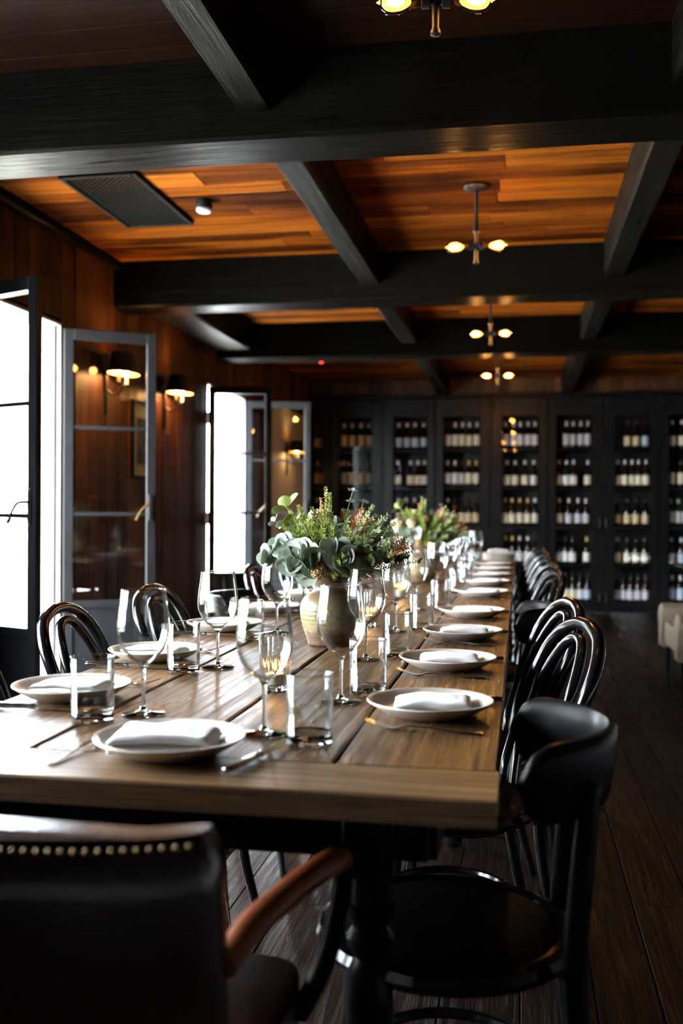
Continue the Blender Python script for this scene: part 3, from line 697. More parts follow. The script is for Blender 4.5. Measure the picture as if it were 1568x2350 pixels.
def setting(i, y, s):
    """s=+1: along the aisle edge; s=-1: along the window edge"""
    n = ORD[i]; sw = side_word(s); x = -.163 if s > 0 else (-.88 if i == 0 else -.905)
    x += rs.uniform(-.006, .006)
    single('plate', pl, x, y, rs.uniform(0, 6), 'Cream stoneware plate, %s from the near end on the %s of the table' % (n, sw), 'plate', 'dinner plates')
    nz = rs.uniform(-.12, .12) + (0 if s > 0 else PI)
    single('napkin', NAPS[(i + (s > 0)) % 4], x + (.004 if s > 0 else -.004), y + .004, nz, 'Folded white napkin on the %s plate from the near end, %s of the table' % (n, sw), 'napkin', 'folded napkins', TZ + .0092)
    if s > 0:
        single('fork', FORK, x - .005 + rs.uniform(-.01, .01), y - .142 + (.0 if i else -.005), PI - .10 + rs.uniform(-.06, .06), 'Steel fork beside the %s plate from the near end, %s' % (n, sw), 'fork', 'forks')
        put('knife', kp, x + .02, y + .135, PI + rs.uniform(-.05, .05), 'Steel knife behind the %s plate from the near end, %s' % (n, sw))
        wx, wy = RW[i] if i < len(RW) else (-.38 + rs.uniform(-.012, .012), y + .12 + rs.uniform(-.03, .03))
        tx, ty = RT[i] if i < len(RT) else (-.316 + rs.uniform(-.01, .01), y + .13 + rs.uniform(-.03, .03))
    else:
        single('fork', FORK, x + .02 + rs.uniform(-.01, .01), y + .145, .08 + rs.uniform(-.06, .06), 'Steel fork behind the %s plate from the near end, %s' % (n, sw), 'fork', 'forks')
        put('knife', kp, x - .01, y - .145 + (0 if i else .012), rs.uniform(-.04, .04), 'Steel knife beside the %s plate from the near end, %s' % (n, sw))
        wx, wy = LW[i] if i < len(LW) else (-.72 + rs.uniform(-.012, .012), y - .06 + rs.uniform(-.03, .03))
        tx, ty = LT[i] if i < len(LT) else (-.77 + rs.uniform(-.01, .01), y - .12 + rs.uniform(-.03, .03))
    if math.hypot(wx - tx, wy - ty) < .096:
        d = Vector((tx - wx, ty - wy)).normalized() * .097; tx, ty = wx + d.x, wy + d.y
    put('wine', wg, wx, wy, 0, 'Empty wine glass, %s from the near end in the %s row' % (n, sw))
    put('tumbler', tbp, tx, ty, 0, 'Water tumbler, %s from the near end in the %s row' % (n, sw))
for i, y in enumerate(RS): setting(i, y, 1)
for i, y in enumerate(LS): setting(i, y, -1)
# head of the table
single('plate', pl, -.533, 1.475, 0, 'Cream stoneware plate at the head of the table in front of the leather chair', 'plate', 'dinner plates')
single('napkin', NAP_BIG, -.538, 1.470, PI + .12, 'Folded white napkin on the plate at the head of the table', 'napkin', 'folded napkins', TZ + .0092)
single('fork', FORK, -.672, 1.47, PI / 2 - .10, 'Steel fork left of the plate at the head of the table', 'fork', 'forks')
put('knife', kp, -.385, 1.472, PI / 2 - .22, 'Steel knife between the head plate and the nearest tumbler')
put('wine', wg, -.421, 1.625, 0, 'Empty wine glass behind the plate at the head of the table')
put('tumbler', tbp, -.333, 1.575, 0, 'Water tumbler at the head of the table, closest to the camera')
# extra glasses grouped at the far end
k = 0
for (xx, yy) in ((-.30, 7.02), (-.40, 7.1), (-.52, 6.95), (-.63, 7.05), (-.36, 7.28), (-.48, 7.32), (-.60, 7.25)):
    put('wine', wg, xx, yy, 0, 'Spare wine glass at the far table end, %s of the clustered seven' % ORD[k]); k += 1
# stack of spare plates and napkins at the far end
for q in range(5):
    single('plate', pl, -.150, 7.25, q, 'Spare cream plate, %s from the bottom of the stack at the far table end' % ORD[q], 'plate', 'spare plates at the far end', TZ + q * .0105)
for q in range(2):
    single('napkin', NAPS[q], -.150, 7.25, .1 * q, '%s folded white napkin on the stack of spare plates' % ('Lower', 'Upper')[q], 'napkin', 'spare napkins at the far end', TZ + .0092 + 4 * .0105 + q * .0225)
VOT = [(-.503, 2.03), (-.484, 3.20), (-.50, 4.25), (-.52, 5.9)]
VL = ['lit ribbed glass candle holder seen through the nearest wine glass', 'lit ribbed glass candle holder just behind the stoneware vase', 'lit ribbed glass candle holder midway between the two vases', 'lit ribbed glass candle holder beyond the farther vase']
for (xx, yy), lb in zip(VOT, VL):
    o = put('votive', vt, xx, yy, 0, lb)
    l = bpy.data.lights.new('candle_light', 'POINT'); l.energy = .25; l.color = (1, .5, .16); l.shadow_soft_size = .006
    lo = bpy.data.objects.new('candle_light', l); COL.objects.link(lo); lo.parent = o; lo.location = (0, 0, .052)

# ------------------------------------------------------------------ vases and bouquets
vp = [(0, .001), (.056, .001), (.060, .004), (.062, .012)]
for i in range(24):
    z = .014 + i * .0040; t = (z - .014) / .092
    vp.append((.062 + .0205 * math.sin(min(1, t) * PI * .55) + .0007 * math.sin(i * PI * .66), z))
vp += [(.0815, .112), (.078, .123), (.071, .133), (.060, .142), (.050, .149), (.0455, .155), (.0445, .161), (.0465, .170), (.0500, .180), (.0535, .189), (.0545, .193), (.0530, .1945), (.048, .187), (.042, .17), (.041, .16), (.052, .145), (.07, .115), (.055, .02), (0, .012)]
vmesh = MB().lathe(vp, 56, caps=False).mesh('stoneware_vase', M_VASE, True)
V1 = Vector((-.522, 2.735, TZ)); V2 = Vector((-.50, 5.22, TZ))
tag(link('stoneware_vase', vmesh, None, V1 + Vector((0, 0, .0005))), 'Brown and cream salt-glazed stoneware vase holding the nearer, sharply focused bouquet', 'vase', 'stoneware vases')
tag(link('stoneware_vase', vmesh, None, V2 + Vector((0, 0, .0005))), 'Stoneware vase holding the farther, blurred bouquet', 'vase', 'stoneware vases')
def leaf_mesh(r, mat, ovl=1.0, fold=.18, name='leaf'):
    mb = MB(); n = 14; ring = []; mid = []
    v = [(0, 0, 0)]; f = []
    v.append((r * ovl, 0, -.02 * r))
    for i in range(n):
        a = 2 * PI * i / n
        x = r * ovl * (1 - math.cos(a)); y = r * math.sin(a) * (1 - .10 * math.cos(a))
        z = abs(y) * fold + .12 * r * (x / (2 * r)) ** 2
        v.append((x, y, z))
    for i in range(n): f.append([1, 2 + i, 2 + (i + 1) % n])
    f2 = [q for q in f]
    mb.add(v[1:], [[i - 1 for i in q] for q in f2])
    o = [(a_, b_, c_ - .0009) for a_, b_, c_ in v[1:]]
    mb.add(o, [[i - 1 for i in q][::-1] for q in f2])
    return mb.mesh(name, mat, 'all')
def orient(d, upv=Vector((0, 0, 1)), spin=0.0):
    x = d.normalized(); y = upv.cross(x)
    if y.length < 1e-4: y = Vector((0, 1, 0))
    y.normalize(); z = x.cross(y)
    return Matrix(((x.x, y.x, z.x), (x.y, y.y, z.y), (x.z, y.z, z.z))).to_4x4() @ Rx(spin)
LEAFS = {}
def get_leaf(r, mi, ovl):
    r = round(r * 500) / 500; key = (r, mi, ovl)
    if key not in LEAFS: LEAFS[key] = leaf_mesh(r, (M_EUC, M_EUC2, M_EUC3)[mi], ovl)
    return LEAFS[key]
def bez(p0, p1, p2, t): return p0 * (1 - t) ** 2 + p1 * 2 * t * (1 - t) + p2 * t * t
def euc(par, base, tip, sag, r0_, r1_, npair, mi, rnd, ovl=.9, start=.35):
    base, tip = Vector(base), Vector(tip); mid = (base + tip) / 2 + Vector((0, 0, sag))
    pts = [bez(base, mid, tip, t / 10) for t in range(11)]
    st = MB().tube(pts, [.0018 - .0001 * i for i in range(11)], 5).obj('eucalyptus_stem', M_STEM, par)
    for i in range(npair):
        t = start + (1 - start) * i / max(1, npair - 1); p = bez(base, mid, tip, t); d = (bez(base, mid, tip, min(1, t + .05)) - bez(base, mid, tip, t - .05)).normalized()
        r = r0_ + (r1_ - r0_) * t ** 1.2
        side = d.cross(Vector((0, 0, 1))); side = side.normalized() if side.length > .05 else Vector((1, 0, 0)); oth = side.cross(d).normalized()
        an = i * PI / 2 + rnd.uniform(-.4, .4)
        for s in (0, PI):
            n = (side * math.cos(an + s) + oth * math.sin(an + s)); ld = (n + d * rnd.uniform(.2, .7) + Vector((0, 0, rnd.uniform(-.3, .1)))).normalized()
            o = link('leaf', get_leaf(r * rnd.uniform(.85, 1.15), mi, ovl), st)
            o.matrix_local = Tr(*(p + ld * .003)) @ orient(ld, d, rnd.uniform(-.5, .5))
        if i == npair - 1:
            o = link('leaf', get_leaf(r * .8, mi, ovl), st); o.matrix_local = Tr(*p) @ orient(d + Vector((.1, 0, .1)), side)
    return st
def sprig(par, base, tip, sag, n, ln, mat, rnd, name='sprig', droop=.2):
    base, tip = Vector(base), Vector(tip); mid = (base + tip) / 2 + Vector((0, 0, sag)); mb = MB()
    pts = [bez(base, mid, tip, t / 10) for t in range(11)]
    mb.tube(pts, [.0016 - .0001 * i for i in range(11)], 4)
    for i in range(n):
        t = .30 + .70 * i / n; p = bez(base, mid, tip, t); d = (bez(base, mid, tip, min(1, t + .04)) - bez(base, mid, tip, t - .04)).normalized()
        side = d.cross(Vector((.3, 1, .1))).normalized(); oth = side.cross(d)
        l = ln * (1.05 - .75 * t) * rnd.uniform(.8, 1.2)
        for s in (-1, 1):
            a = rnd.uniform(-.6, .6)
            v = (side * s * math.cos(a) + oth * math.sin(a) + d * .95).normalized(); w = d.cross(v).cross(v).normalized() * .0021
            w2 = v.cross(w).normalized() * .0006
            mb.add([p - w, p + w, p + v * l * .6 + w * .9 + w2, p + v * l, p + v * l * .6 - w * .9 + w2], [(0, 1, 2, 3, 4)])
    return mb.obj(name, mat, par)
def pod(par, c, r, rnd):
    bm = bmesh.new(); bmesh.ops.create_icosphere(bm, subdivisions=2, radius=r)
    d = bmesh.new()
    bm.verts.ensure_lookup_table()
    mb = MB()
    pts = []
    n = 34
    for i in range(n):
        z = 1 - 2 * (i + .5) / n; a = i * 2.399963; q = math.sqrt(1 - z * z); pts.append(Vector((q * math.cos(a), q * math.sin(a), z)))
    bm.free(); d.free()
    mb.lathe([(0, -r * .8), (r * .5, -r * .65), (r * .8, 0), (r * .5, r * .65), (0, r * .8)], 10)
    for p in pts:
        M_ = Tr(*(p * r * .72)) @ p.to_track_quat('Z', 'Y').to_matrix().to_4x4()
        mb.cur = 0; mb.lathe([(r * .10, 0), (r * .26, r * .30), (r * .22, r * .30), (r * .10, r * .10)], 6, M_, caps=False)
        mb.cur = 1; mb.lathe([(r * .17, r * .12), (0, r * .09)], 6, M_, caps=False); mb.cur = 0
    return mb.obj('seed_pod', [M_POD, M_POD_IN], par, True, loc=c)
def blossom(par, c, r, rnd):
    mb = MB()
    for i in range(60):
        z = 1 - 2 * (i + .5) / 60; a = i * 2.4; q = math.sqrt(1 - z * z); p = Vector((q * math.cos(a), q * math.sin(a), z)) * r * rnd.uniform(.75, 1)
        s = r * .22
        mb.lathe([(0, -s), (s * .8, -s * .4), (s * .8, s * .4), (0, s)], 6, Tr(*p))
    mb.lathe([(0, -r * .8), (r * .7, 0), (0, r * .8)], 8)
    return mb.obj('blossom', M_CREAM, par, True, loc=c)
def bouquet(org, label, full, seed):
    rnd = random.Random(seed)
    t = thing('flower_bouquet', label, 'bouquet', org, group='bouquets of eucalyptus and fern')
    b = (0, 0, .155)
    E_ = [((-.10, -.075, .255), .06, .020, .030, 3, 0, .9), ((-.155, -.03, .275), .05, .016, .026, 5, 0, .9), ((-.195, -.02, .225), .08, .013, .022, 5, 0, 1.0), ((-.185, .02, .345), .05, .012, .010, 6, 0, 1.0),
          ((-.145, .01, .385), .02, .015, .026, 4, 1, .85), ((-.08, -.10, .215), .08, .022, .033, 3, 0, .85), ((-.045, -.11, .255), .05, .022, .030, 3, 0, .85), ((.03, -.11, .275), .04, .020, .027, 3, 0, .85),
          ((.05, -.10, .235), .06, .020, .027, 3, 0, .85), ((.055, -.02, .430), .02, .022, .008, 6, 0, .75), ((.075, .02, .40), .0, .02, .008, 6, 0, .75), ((.02, -.05, .34), .02, .022, .018, 4, 0, .8),
          ((.205, -.05, .215), .10, .015, .008, 6, 2, .9), ((.16, -.07, .235), .09, .016, .012, 5, 2, .9), ((.10, -.10, .22), .06, .018, .020, 4, 2, .9), ((-.10, .05, .33), .03, .018, .018, 4, 0, .85),
          ((-.06, -.02, .33), .02, .020, .020, 4, 0, .85), ((.17, -.04, .245), .09, .014, .010, 6, 2, .9), ((.13, -.09, .255), .07, .016, .014, 5, 2, .9), ((.06, -.11, .25), .06, .019, .024, 4, 0, .85), ((.12, .06, .30), .05, .018, .014, 5, 2, .9), ((-.02, -.12, .225), .07, .024, .030, 2, 2, .85), ((.0, .10, .33), .03, .02, .015, 5, 2, .9)]
    def fit(p): return (p[0] * (.88 if p[0] < 0 else 1.22), p[1], p[2] + max(0, .262 - p[2]) * .55)
    for tip, sag, ra, rb_, npair, mi, ovl in (E_ if full else E_[::2]):
        euc(t, b, fit(tip), sag, ra, rb_, npair, mi, rnd, ovl)
    def rosette(c, ax, r, mi, n=7):
        c, ax = Vector(c), Vector(ax).normalized()
        st = MB().tube([Vector(b), (Vector(b) + c) / 2 + Vector((0, 0, .03)), c], [.0018, .0016, .0012], 5, smooth=4).obj('eucalyptus_stem', M_STEM, t)
        sd = ax.cross(Vector((0, 0, 1))).normalized(); ot = sd.cross(ax)
        for lay, (rr, cnt, op) in enumerate(((r, n, .18), (r * .72, 5, .5), (r * .42, 3, .9))):
            for q in range(cnt):
                a = 2 * PI * q / cnt + lay * .5 + rnd.uniform(-.25, .25)
                d = (sd * math.cos(a) + ot * math.sin(a) + ax * (op + rnd.uniform(-.1, .15))).normalized()
                o = link('leaf', get_leaf(rr * rnd.uniform(.85, 1.12), mi, .92), st); o.matrix_local = Tr(*(c + ax * (.004 * lay) + d * .003)) @ orient(d, ax, rnd.uniform(-.25, .25))
    if full:
        for c, ax, r, mi in (((-.075, -.095, .252), (-.2, -1, .25), .028, 0), ((-.115, -.060, .272), (-.5, -1, .3), .023, 0), ((-.045, -.105, .228), (-.1, -1, -.1), .027, 0), ((.045, -.105, .262), (.1, -1, .25), .024, 0),
                             ((.085, -.090, .240), (.4, -1, .1), .022, 2), ((-.165, -.02, .250), (-.6, -1, .1), .019, 0)):
            rosette(c, ax, r, mi)
    S_ = [((.005, .0, .425), M_FERN, .022), ((-.115, .01, .36), M_FERN, .02), ((-.135, .03, .375), M_FERN, .016), ((-.075, -.03, .37), M_FERN, .024), ((-.04, -.06, .36), M_FERN2, .026), ((-.055, -.05, .34), M_FERN, .026),
          ((-.02, -.05, .37), M_FERN, .024), ((.015, -.05, .33), M_FERN2, .026), ((.09, -.04, .365), M_RUST, .024), ((.11, -.02, .375), M_FERN, .022), ((.10, -.03, .34), M_RUST, .022), ((.135, -.02, .335), M_FERN, .022),
          ((.13, -.06, .32), M_FERN2, .028), ((.17, -.03, .30), M_RUST, .022), ((.19, -.02, .285), M_RUST, .018), ((.15, -.07, .27), M_FERN2, .028), ((.08, -.09, .29), M_FERN2, .028), ((.12, -.09, .245), M_FERN, .026),
          ((.06, -.07, .33), M_FERN2, .026), ((-.01, -.02, .39), M_RUST, .02), ((.04, .03, .36), M_FERN2, .026), ((-.09, .04, .32), M_FERN, .024), ((.18, .03, .27), M_FERN2, .022), ((.05, -.12, .23), M_FERN, .024), ((.16, -.06, .285), M_FERN2, .028), ((.185, -.05, .262), M_RUST, .022), ((.14, -.04, .345), M_FERN2, .026), ((.155, .0, .32), M_FERN, .024), ((.20, -.06, .235), M_FERN2, .022), ((-.10, -.04, .33), M_FERN2, .026), ((-.13, -.02, .31), M_FERN, .024), ((.01, -.09, .31), M_FERN, .026), ((.07, .0, .35), M_RUST, .02)]
    for tip, m, ln in (S_ if full else S_ + [((a_ * .9 + .01, b_ + .03, c_ * .97), M_FERN if q_ % 2 else m_, l_ * 1.2) for q_, ((a_, b_, c_), m_, l_) in enumerate(S_)]):
        tip = fit(tip)
        for q_ in range(2):
            sprig(t, b, (tip[0] + rnd.uniform(-.012, .012), tip[1] - .035 + rnd.uniform(-.015, .015) - .01 * q_, tip[2] + .022 - .022 * q_ + rnd.uniform(-.008, .008)), .02, 24, ln * 1.25, m if q_ == 0 or rnd.random() < .5 else M_FERN, rnd, 'fern_sprig')
    pod(t, (-.006, -.128, .212), .0205, rnd); pod(t, (.125, -.03, .305), .019, rnd); pod(t, (.165, -.02, .255), .017, rnd)
    blossom(t, (-.035, -.02, .355), .024, rnd)
    if not full:
        blossom(t, (-.13, -.05, .30), .03, rnd); blossom(t, (-.05, -.07, .31), .026, rnd); pod(t, (.02, -.08, .33), .02, rnd)
    return t
bouquet(V1, 'Loose bouquet of grey eucalyptus, fern and seed pods in the nearer vase', True, 3)
bouquet(V2, 'Blurred bouquet of green fern and eucalyptus in the farther vase', False, 8)

# ------------------------------------------------------------------ chairs (local +Y is the way the sitter faces)
def round_seat(t, z=.455, r=.205, mat=None):
    MB().lathe([(0, z - .004), (r - .03, z - .004), (r - .02, z + .004), (r - .03, z + .009), (0, z + .004)], 32).obj('seat', mat or M_SEAT, t, True)
    MB().tube([(r * .96 * math.cos(2 * PI * i / 32), r * .96 * math.sin(2 * PI * i / 32), z - .006) for i in range(32)], .018, 8, closed=True).obj('seat_ring', M_BLACKWOOD, t, True)
def chair_legs(t, rear=True):
    for s in (-1, 1):
        MB().tube([(s * .135, .135, .445), (s * .142, .142, .33), (s * .155, .155, .16), (s * .19, .185, .003)], [.0165, .0155, .014, .012], 10, smooth=4).obj('leg', M_BLACKWOOD, t, True)
    MB().tube([(.150 * math.cos(2 * PI * i / 28), .150 * math.sin(2 * PI * i / 28) - .005, .235) for i in range(28)], .010, 8, closed=True).obj('stretcher_ring', M_BLACKWOOD, t, True)
def bentwood():
    t = thing('bentwood_chair', 'x', 'chair', group='black bentwood chairs')
    H = [(-.185, -.265, .003), (-.178, -.215, .20), (-.172, -.178, .44), (-.188, -.205, .57), (-.205, -.255, .71), (-.193, -.292, .80), (-.138, -.318, .856), (-.06, -.328, .880), (0, -.330, .884)]
    H = [(a, b, c - max(0, c - .44) * .036) for a, b, c in H]
    H += [(-a, b, c) for a, b, c in H[-2::-1]]
    MB().tube(H, [.012, .014, .016] + [.0155] * 11 + [.016, .014, .012], 12, smooth=5).obj('back_hoop', M_BLACKWOOD, t, True)
    I = [(-.095, -.178, .44), (-.108, -.198, .56), (-.120, -.240, .68), (-.108, -.273, .765), (-.06, -.303, .832), (0, -.312, .850)]
    I = [(a, b, c - max(0, c - .44) * .036) for a, b, c in I]
    I += [(-a, b, c) for a, b, c in I[-2::-1]]
    MB().tube(I, .0125, 10, smooth=5).obj('inner_hoop', M_BLACKWOOD, t, True)
    round_seat(t); chair_legs(t)
    return t
def railback(seat_mat=None):
    t = thing('rail_back_chair', 'x', 'chair', group='black chairs with a curved top rail')
    rings = []; n = 28
    for i in range(n + 1):
        u = i / n * 2 - 1; a = u * 1.02
        x = .235 * math.sin(a) / math.sin(1.02) * .86; y = -.255 + .16 * (1 - math.cos(a)) / (1 - math.cos(1.02)) * .9
        d = Vector((math.cos(a) * .9, math.sin(a) * .75, 0)).normalized(); nn = Vector((d.y, -d.x, 0))
        hs = (1 - max(0, (abs(u) - .78) / .22) ** 2.2) ** .5 if abs(u) < 1 else .12
        hs = max(hs, .12); hh = .062 * hs; tt = .0125 * (.6 + .4 * hs); r = []
        for k in range(14):
            an = 2 * PI * k / 14; ca, sa = math.cos(an), math.sin(an)
            e1 = math.copysign(abs(ca) ** .6, ca) * tt; e2 = math.copysign(abs(sa) ** .6, sa) * hh
            p = Vector((x, y, .742)) + nn * (e1 + e2 * .12) + Vector((0, 0, e2)); r.append(tuple(p))
        rings.append(r)
    MB().loft(rings).obj('top_rail', M_BLACKSATIN, t, True)
    for s in (-1, 1):
        MB().tube([(s * .175, -.245, .003), (s * .165, -.215, .22), (s * .150, -.195, .45), (s * .142, -.205, .60), (s * .135, -.218, .735)], [.012, .015, .0185, .018, .015], 12, smooth=5).obj('back_post', M_BLACKSATIN, t, True)
    round_seat(t, mat=seat_mat or M_BLACKSATIN); chair_legs(t)
    return t
BW = bentwood(); RB = railback()
cu = {}
def chair(kind, x, y, rz, label):
    p = BW if kind == 'b' else RB; first = kind not in cu; cu[kind] = 1
    return spawn(p, first, (x, y, 0), rz, label)
R90 = PI / 2
# aisle side, facing the table (-X): local +Y -> -X
chair('r', -.115, 1.645, R90 + .03, 'black chair with broad curved top rail, at the near corner of the table')
chair('b', -.165, 2.36, R90 + .24, 'shiny black bentwood hoop chair, first behind the near rail-back chair on the aisle side')
chair('b', -.172, 2.93, R90 + .22, 'shiny black bentwood hoop chair, second behind the near rail-back chair on the aisle side')
chair('r', -.125, 3.62, R90, 'black chair with curved top rail standing midway down the aisle side')
RC = [(4.30, -.150), (4.90, -.145), (5.45, -.16), (6.02, -.155), (6.62, -.16), (7.25, -.16)]
for i, (yy, xx) in enumerate(RC):
    chair('b', xx - .01, yy, R90 + .20 + rs.uniform(-.05, .05), 'black bentwood hoop chair, %s of the six blurred ones at the far aisle side' % ORD[i])
# window side, facing +X
chair('b', -.90, 1.93, -R90 + .06, 'black bentwood hoop chair nearest on the window side, cut by the picture edge')
chair('b', -.90, 2.55, -R90 + .10, 'black bentwood hoop chair in front of the open grey door')
chair('b', -.90, 3.20, -R90, 'black bentwood hoop chair on the window side, seen behind the wine glass')
chair('r', -.965, 3.86, -R90, 'black rail-back chair on the window side')
chair('b', -.90, 4.50, -R90 + .05, 'black bentwood hoop chair against the bright far doorway')
chair('b', -.90, 5.15, -R90, 'black bentwood hoop chair on the window side behind the bouquet')

# leather armchair at the head of the table
la = thing('leather_armchair', 'dark oxblood leather armchair with brass nailheads at the head of the table', 'armchair', (-.53, 1.03, 0))
def cushion(sx, sy, sz, nx=18, ny=6, nz=14, pw=5.0, arch=0.0, lean=0.0):
    rings = []
    for j in range(nz + 1):
        v = j / nz * 2 - 1; ring = []; z = v * sz / 2; k = (1 - abs(v) ** (pw * 3)) ** (1 / pw) if abs(v) < 1 else 0
        k = max(k, .55)
        for i in range(36):
            a = 2 * PI * i / 36; ca, sa = math.cos(a), math.sin(a)
            x = math.copysign(abs(ca) ** (2 / 9), ca) * sx / 2 * (1 - (1 - k) * .12); y = math.copysign(abs(sa) ** (2 / 5), sa) * sy / 2 * k
            ring.append((x, y - lean * v + .028 * (1 - (2 * x / sx) ** 2) * (-1 if arch else 0), z + (arch * (1 - (2 * x / sx) ** 2) * (v > .5))))
        rings.append(ring)
    return MB().loft(rings)
bk = cushion(.452, .075, .44, arch=-.012, lean=.012).obj('backrest', M_LEATHER, la, True, loc=(0, -.02, .589))
nail = MB().lathe([(.0036, 0), (.0033, .0010), (.0020, .0021), (0, .0026)], 8).mesh('nail', M_BRASS, True)
for i in range(33):
    x = -.205 + .41 * i / 32; yb = -.02 - .0375 - .028 * (1 - (2 * x / .452) ** 2) - .0105
    o = link('nail', nail, bk); o.location = (x, yb + .02 + .0, 0.212 - .010 * (1 - (2 * x / .452) ** 2)); o.rotation_euler = (PI / 2, 0, 0)
cushion(.46, .44, .10).obj('seat', M_LEATHER, la, True, loc=(0, .20, .43))
for s in (-1, 1):
    MB().tube([(s * .222, -.01, .652), (s * .232, .08, .662), (s * .262, .22, .664), (s * .285, .315, .658), (s * .289, .345, .645)], [.016, .018, .0185, .018, .015], 14, smooth=5).obj('arm', M_ARM, la, True)
    MB().tube([(s * .288, .335, .648), (s * .285, .355, .60), (s * .262, .355, .50), (s * .225, .35, .42)], [.013, .015, .015, .015], 10, smooth=5).obj('arm_post', M_BLACKSATIN, la, True)  # post coloured black to carry the shade below the arm
    for yy in (-.0, .36): MB().tube([(s * .195, yy, .40), (s * .20, yy + (.01 if yy else -.03), .003)], [.020, .014], 10).obj('leg', M_BLACKSATIN, la, True)
# beige armchair across the aisle
ba = thing('upholstered_armchair', 'beige upholstered armchair with rolled arm at the picture edge across the aisle', 'armchair', (1.225, 6.35, 0), -PI / 2)
def roll_arm(s):
    rings = []; prof = [(.0, .27), (.13, .27), (.13, .40), (.155, .45), (.15, .50), (.12, .535), (.06, .545), (.005, .53), (-.03, .49), (-.028, .445), (.0, .40)]
    for y, k in ((-.33, .92), (-.32, 1), (.0, 1), (.30, 1), (.32, .96), (.33, .8)):
        rings.append([(s * (-.40 + (a - .06) * k + .06) , y, .35 + (b - .35) * k) for a, b in prof])
    return MB().loft(rings)
for s in (-1, 1): roll_arm(s).obj('arm', M_LINEN, ba, True)
cushion(.56, .60, .16).obj('seat', M_LINEN, ba, True, loc=(0, -.02, .37)); cushion(.60, .16, .50).obj('backrest', M_LINEN, ba, True, loc=(0, .30, .50))
for s in (-1, 1):
    for yy in (-.28, .28): MB().lathe([(.014, .002), (.022, .29)], 10, Tr(s * .32, yy, 0)).obj('leg', M_BLACKSATIN, ba)

# ------------------------------------------------------------------ lamps
def bulb_mesh():
    return MB().lathe([(.013, 0), (.0135, .018), (.019, .036), (.0275, .055), (.031, .073), (.0285, .090), (.018, .102), (.005, .1075), (.002, .113), (0, .1135)], 20, caps=False).mesh('bulb', M_AMBER, True)
BULB = bulb_mesh()
FIL = MB().lathe([(0, .045), (.006, .05), (.0105, .062), (.0105, .076), (.006, .086), (0, .089)], 10).mesh('filament', M_FIL, True)
def pendant(y, rz, label, watts):
    t = thing('pendant_lamp', label, 'lamp', (-.205, y, CEIL), rz, group='twin-bulb ceiling lamps')
    MB().lathe([(0, -.001), (.058, -.001), (.060, -.008), (.052, -.016), (.014, -.020), (0, -.020)], 28).obj('canopy', M_IRON, t, True)
    MB().lathe([(.007, -.018), (.009, -.05), (.007, -.06), (.0085, -.10), (.007, -.11), (.0085, -.16), (.013, -.19), (.016, -.215), (.009, -.225), (.009, -.345), (.013, -.352), (.013, -.36), (0, -.365)], 14).obj('stem', M_IRON, t, True)
    for s in (-1, 1):
        MB().lathe([(.0, 0), (.008, 0), (.008, .014), (.016, .016), (.017, .034), (0, .034)], 14, Tr(0, 0, -.28) @ Ry(s * PI / 2)).obj('socket', M_IRON, t, True)
        b = link('bulb', BULB, t, (s * .030, 0, -.28), (0, s * PI / 2, 0)); link('filament', FIL, b)
        l = bpy.data.lights.new('lamp_light', 'POINT'); l.energy = watts; l.color = (1, .50, .18); l.shadow_soft_size = .03
        lo = bpy.data.objects.new('lamp_light', l); COL.objects.link(lo); lo.parent = t; lo.location = (s * .098, 0, -.28)
    for i in range(0): pass
    return t
PW = 3.0
pendant(2.395, .12, 'black twin-bulb ceiling lamp closest overhead, cut by the top of the picture', PW * .5)
pendant(4.65, .0, 'black twin-bulb ceiling lamp under the brightest timber boards', PW)
pendant(6.97, .0, 'black twin-bulb ceiling lamp between the second and third cross beams', PW * 1.6)
pendant(9.17, .0, 'black twin-bulb ceiling lamp farthest away, in front of the plank strip', PW * 2.5)
def sconce(y, z, label, watts=16.0, wx=WALL_X):
    t = thing('wall_lamp', label, 'wall lamp', (wx + .004, y, z), 0, group='black shaded wall lamps')
    MB().box((.008, 0, -.16), (.016, .035, .26), .004).obj('backplate', M_IRON, t)
    MB().tube([(.012, 0, -.14), (.05, 0, -.17), (.09, 0, -.15), (.11, 0, -.11)], .007, 8, smooth=4).obj('bracket', M_IRON, t, True)
    MB().tube([(.11, -.06, -.10), (.11, 0, -.115), (.11, .06, -.10)], .006, 8, smooth=4).obj('cross_arm', M_IRON, t, True)
    mb = MB()
    def ringp(k, off, n=40):
        return [((.115 + (.085 * k - off) * math.cos(2 * PI * i / n)), (.150 * k - off) * math.sin(2 * PI * i / n)) for i in range(n)]
    def shell(off):
        return [[(a, b, zz) for a, b in ringp(k, off)] for k, zz in ((1.0, -.045), (.86, .02), (.72, .075))]
    MB().loft(shell(0), cap=False).obj('shade', M_IRON, t, True)
    MB().loft(shell(.003), cap=False).obj('shade_lining', M_SHADEIN, t, True)
    for s in (-1, 1):
        MB().lathe([(.011, -.10), (.011, -.045), (0, -.045)], 10, Tr(.11, s * .06, 0)).obj('candle_tube', M_WAX, t, True)
        b = MB().lathe([(0, -.045), (.010, -.042), (.014, -.028), (.011, -.012), (.003, .004), (0, .005)], 12, Tr(.11, s * .06, 0)).obj('bulb', M_FIL, t, True)
        l = bpy.data.lights.new('wall_lamp_light', 'POINT'); l.energy = watts; l.color = (1, .50, .17); l.shadow_soft_size = .02
        lo = bpy.data.objects.new('wall_lamp_light', l); COL.objects.link(lo); lo.parent = t; lo.location = (.11, s * .06, -.02)
sconce(5.62, 1.985, 'black shaded wall lamp seen through the folded-back glazed door')
sconce(6.62, 1.985, 'black shaded wall lamp between the two glazed doorways')
sconce(10.25, 1.78, 'black shaded wall lamp on the grey panel by the cabinets', 2.5, WALL_X + .016)

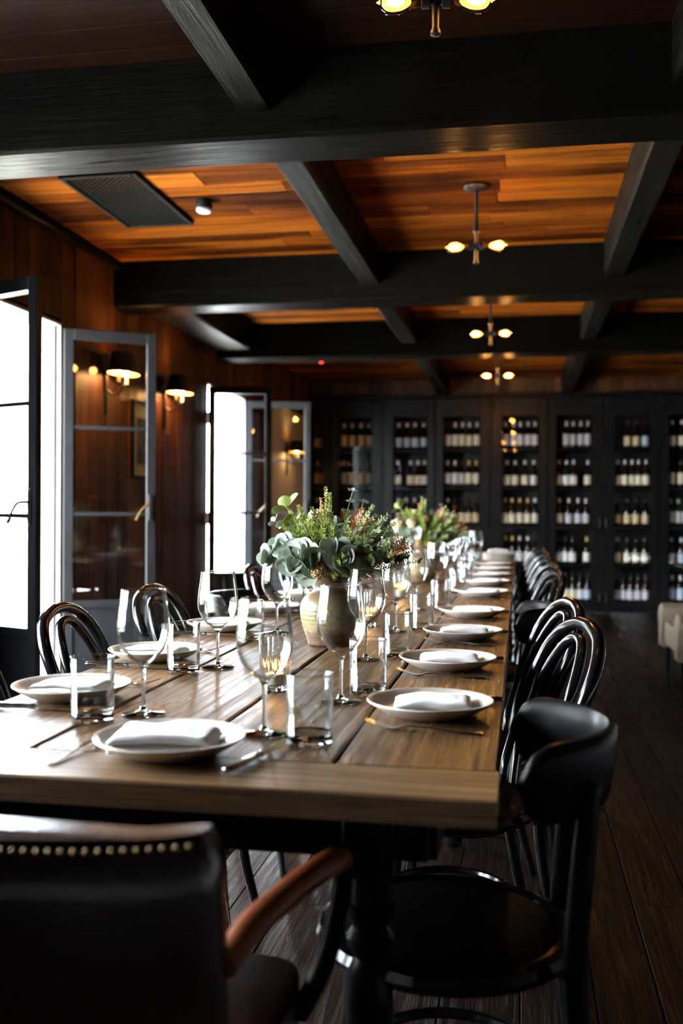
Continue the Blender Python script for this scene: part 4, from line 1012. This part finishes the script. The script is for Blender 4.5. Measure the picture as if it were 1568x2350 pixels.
# ------------------------------------------------------------------ picture, vent, detectors
pf = thing('framed_picture', 'black framed picture with pale mount between the two wall lamps', 'picture', (WALL_X + .004, 6.19, 1.585))
W_, H_ = .36, .50
for s in (-1, 1):
    MB().box((.012, s * (W_ / 2 - .008), 0), (.022, .016, H_), .003).obj('frame_side', M_BLACKSATIN, pf)
    MB().box((.012, 0, s * (H_ / 2 - .008)), (.022, W_ - .034, .016), .003).obj('frame_rail', M_BLACKSATIN, pf)
MB().box((.006, 0, 0), (.006, W_ - .034, H_ - .034)).obj('mount', M_MAT, pf)
pr = MB().box((.0115, 0, -.01), (.003, .19, .30)).obj('print', M_PRINT, pf)
MB().box((.018, 0, 0), (.003, W_ - .034, H_ - .034)).obj('pane', M_PANE, pf)
gv = thing('ceiling_vent', 'black ceiling vent with diamond mesh grille', 'vent', (-1.875, 4.60, CEIL))
M_VENT = plain('vent_black', (.0012, .0012, .0012), .6, spec=.05); M_VBAR = plain('vent_bars', (.0065, .0065, .0055), .5, spec=.04)
vw, vl = .374, .80
for s in (-1, 1):
    MB().box((s * (vw / 2 - .011), 0, -.008), (.022, vl, .018), .003).obj('frame_side', M_VBAR, gv)
    MB().box((0, s * (vl / 2 - .011), -.008), (vw - .046, .022, .018), .003).obj('frame_end', M_VBAR, gv)
MB().box((0, 0, .004), (vw - .03, vl - .03, .004)).obj('backing', M_VENT, gv)
g = MB(); hw, hl = vw / 2 - .022, vl / 2 - .022; k = -hw - 2 * hl
step = .030
c = -hw - hl
while c < hw + hl:
    for s in (-1, 1):
        pts = []
        x0 = max(-hw, c - hl); x1 = min(hw, c + hl)
        if x1 - x0 > .01:
            g.tube([(x0, s * (c - x0), -.008), (x1, s * (c - x1), -.008)], .003, 4)
    c += step
tag(g.obj('grille', M_VBAR, gv), kind='stuff')
sd = thing('smoke_detector', 'black and white round smoke detector on the ceiling boards beside the vent', 'smoke detector', (-1.523, 4.66, CEIL))
MB().lathe([(0, 0), (.042, 0), (.043, -.038), (.040, -.042), (0, -.042)], 28).obj('body', M_IRON, sd, True)
MB().lathe([(0, -.0425), (.036, -.0425), (.037, -.052), (.030, -.058), (0, -.058)], 28).obj('cover', M_WHITE, sd, True)
ms = thing('motion_sensor', 'small black ceiling sensor with glowing red light near the third beam', 'sensor', (-1.70, 8.5, CEIL))
MB().lathe([(0, 0), (.03, 0), (.03, -.01), (.008, -.014), (.008, -.18), (0, -.18)], 14).obj('stem', M_IRON, ms, True)
MB().box((0, 0, -.205), (.07, .06, .05), .008).obj('housing', M_IRON, ms)
MB().lathe([(0, -.014), (.010, -.010), (.014, 0), (.010, .010), (0, .014)], 12, Tr(0, -.034, -.225)).obj('indicator', M_RED, ms, True)
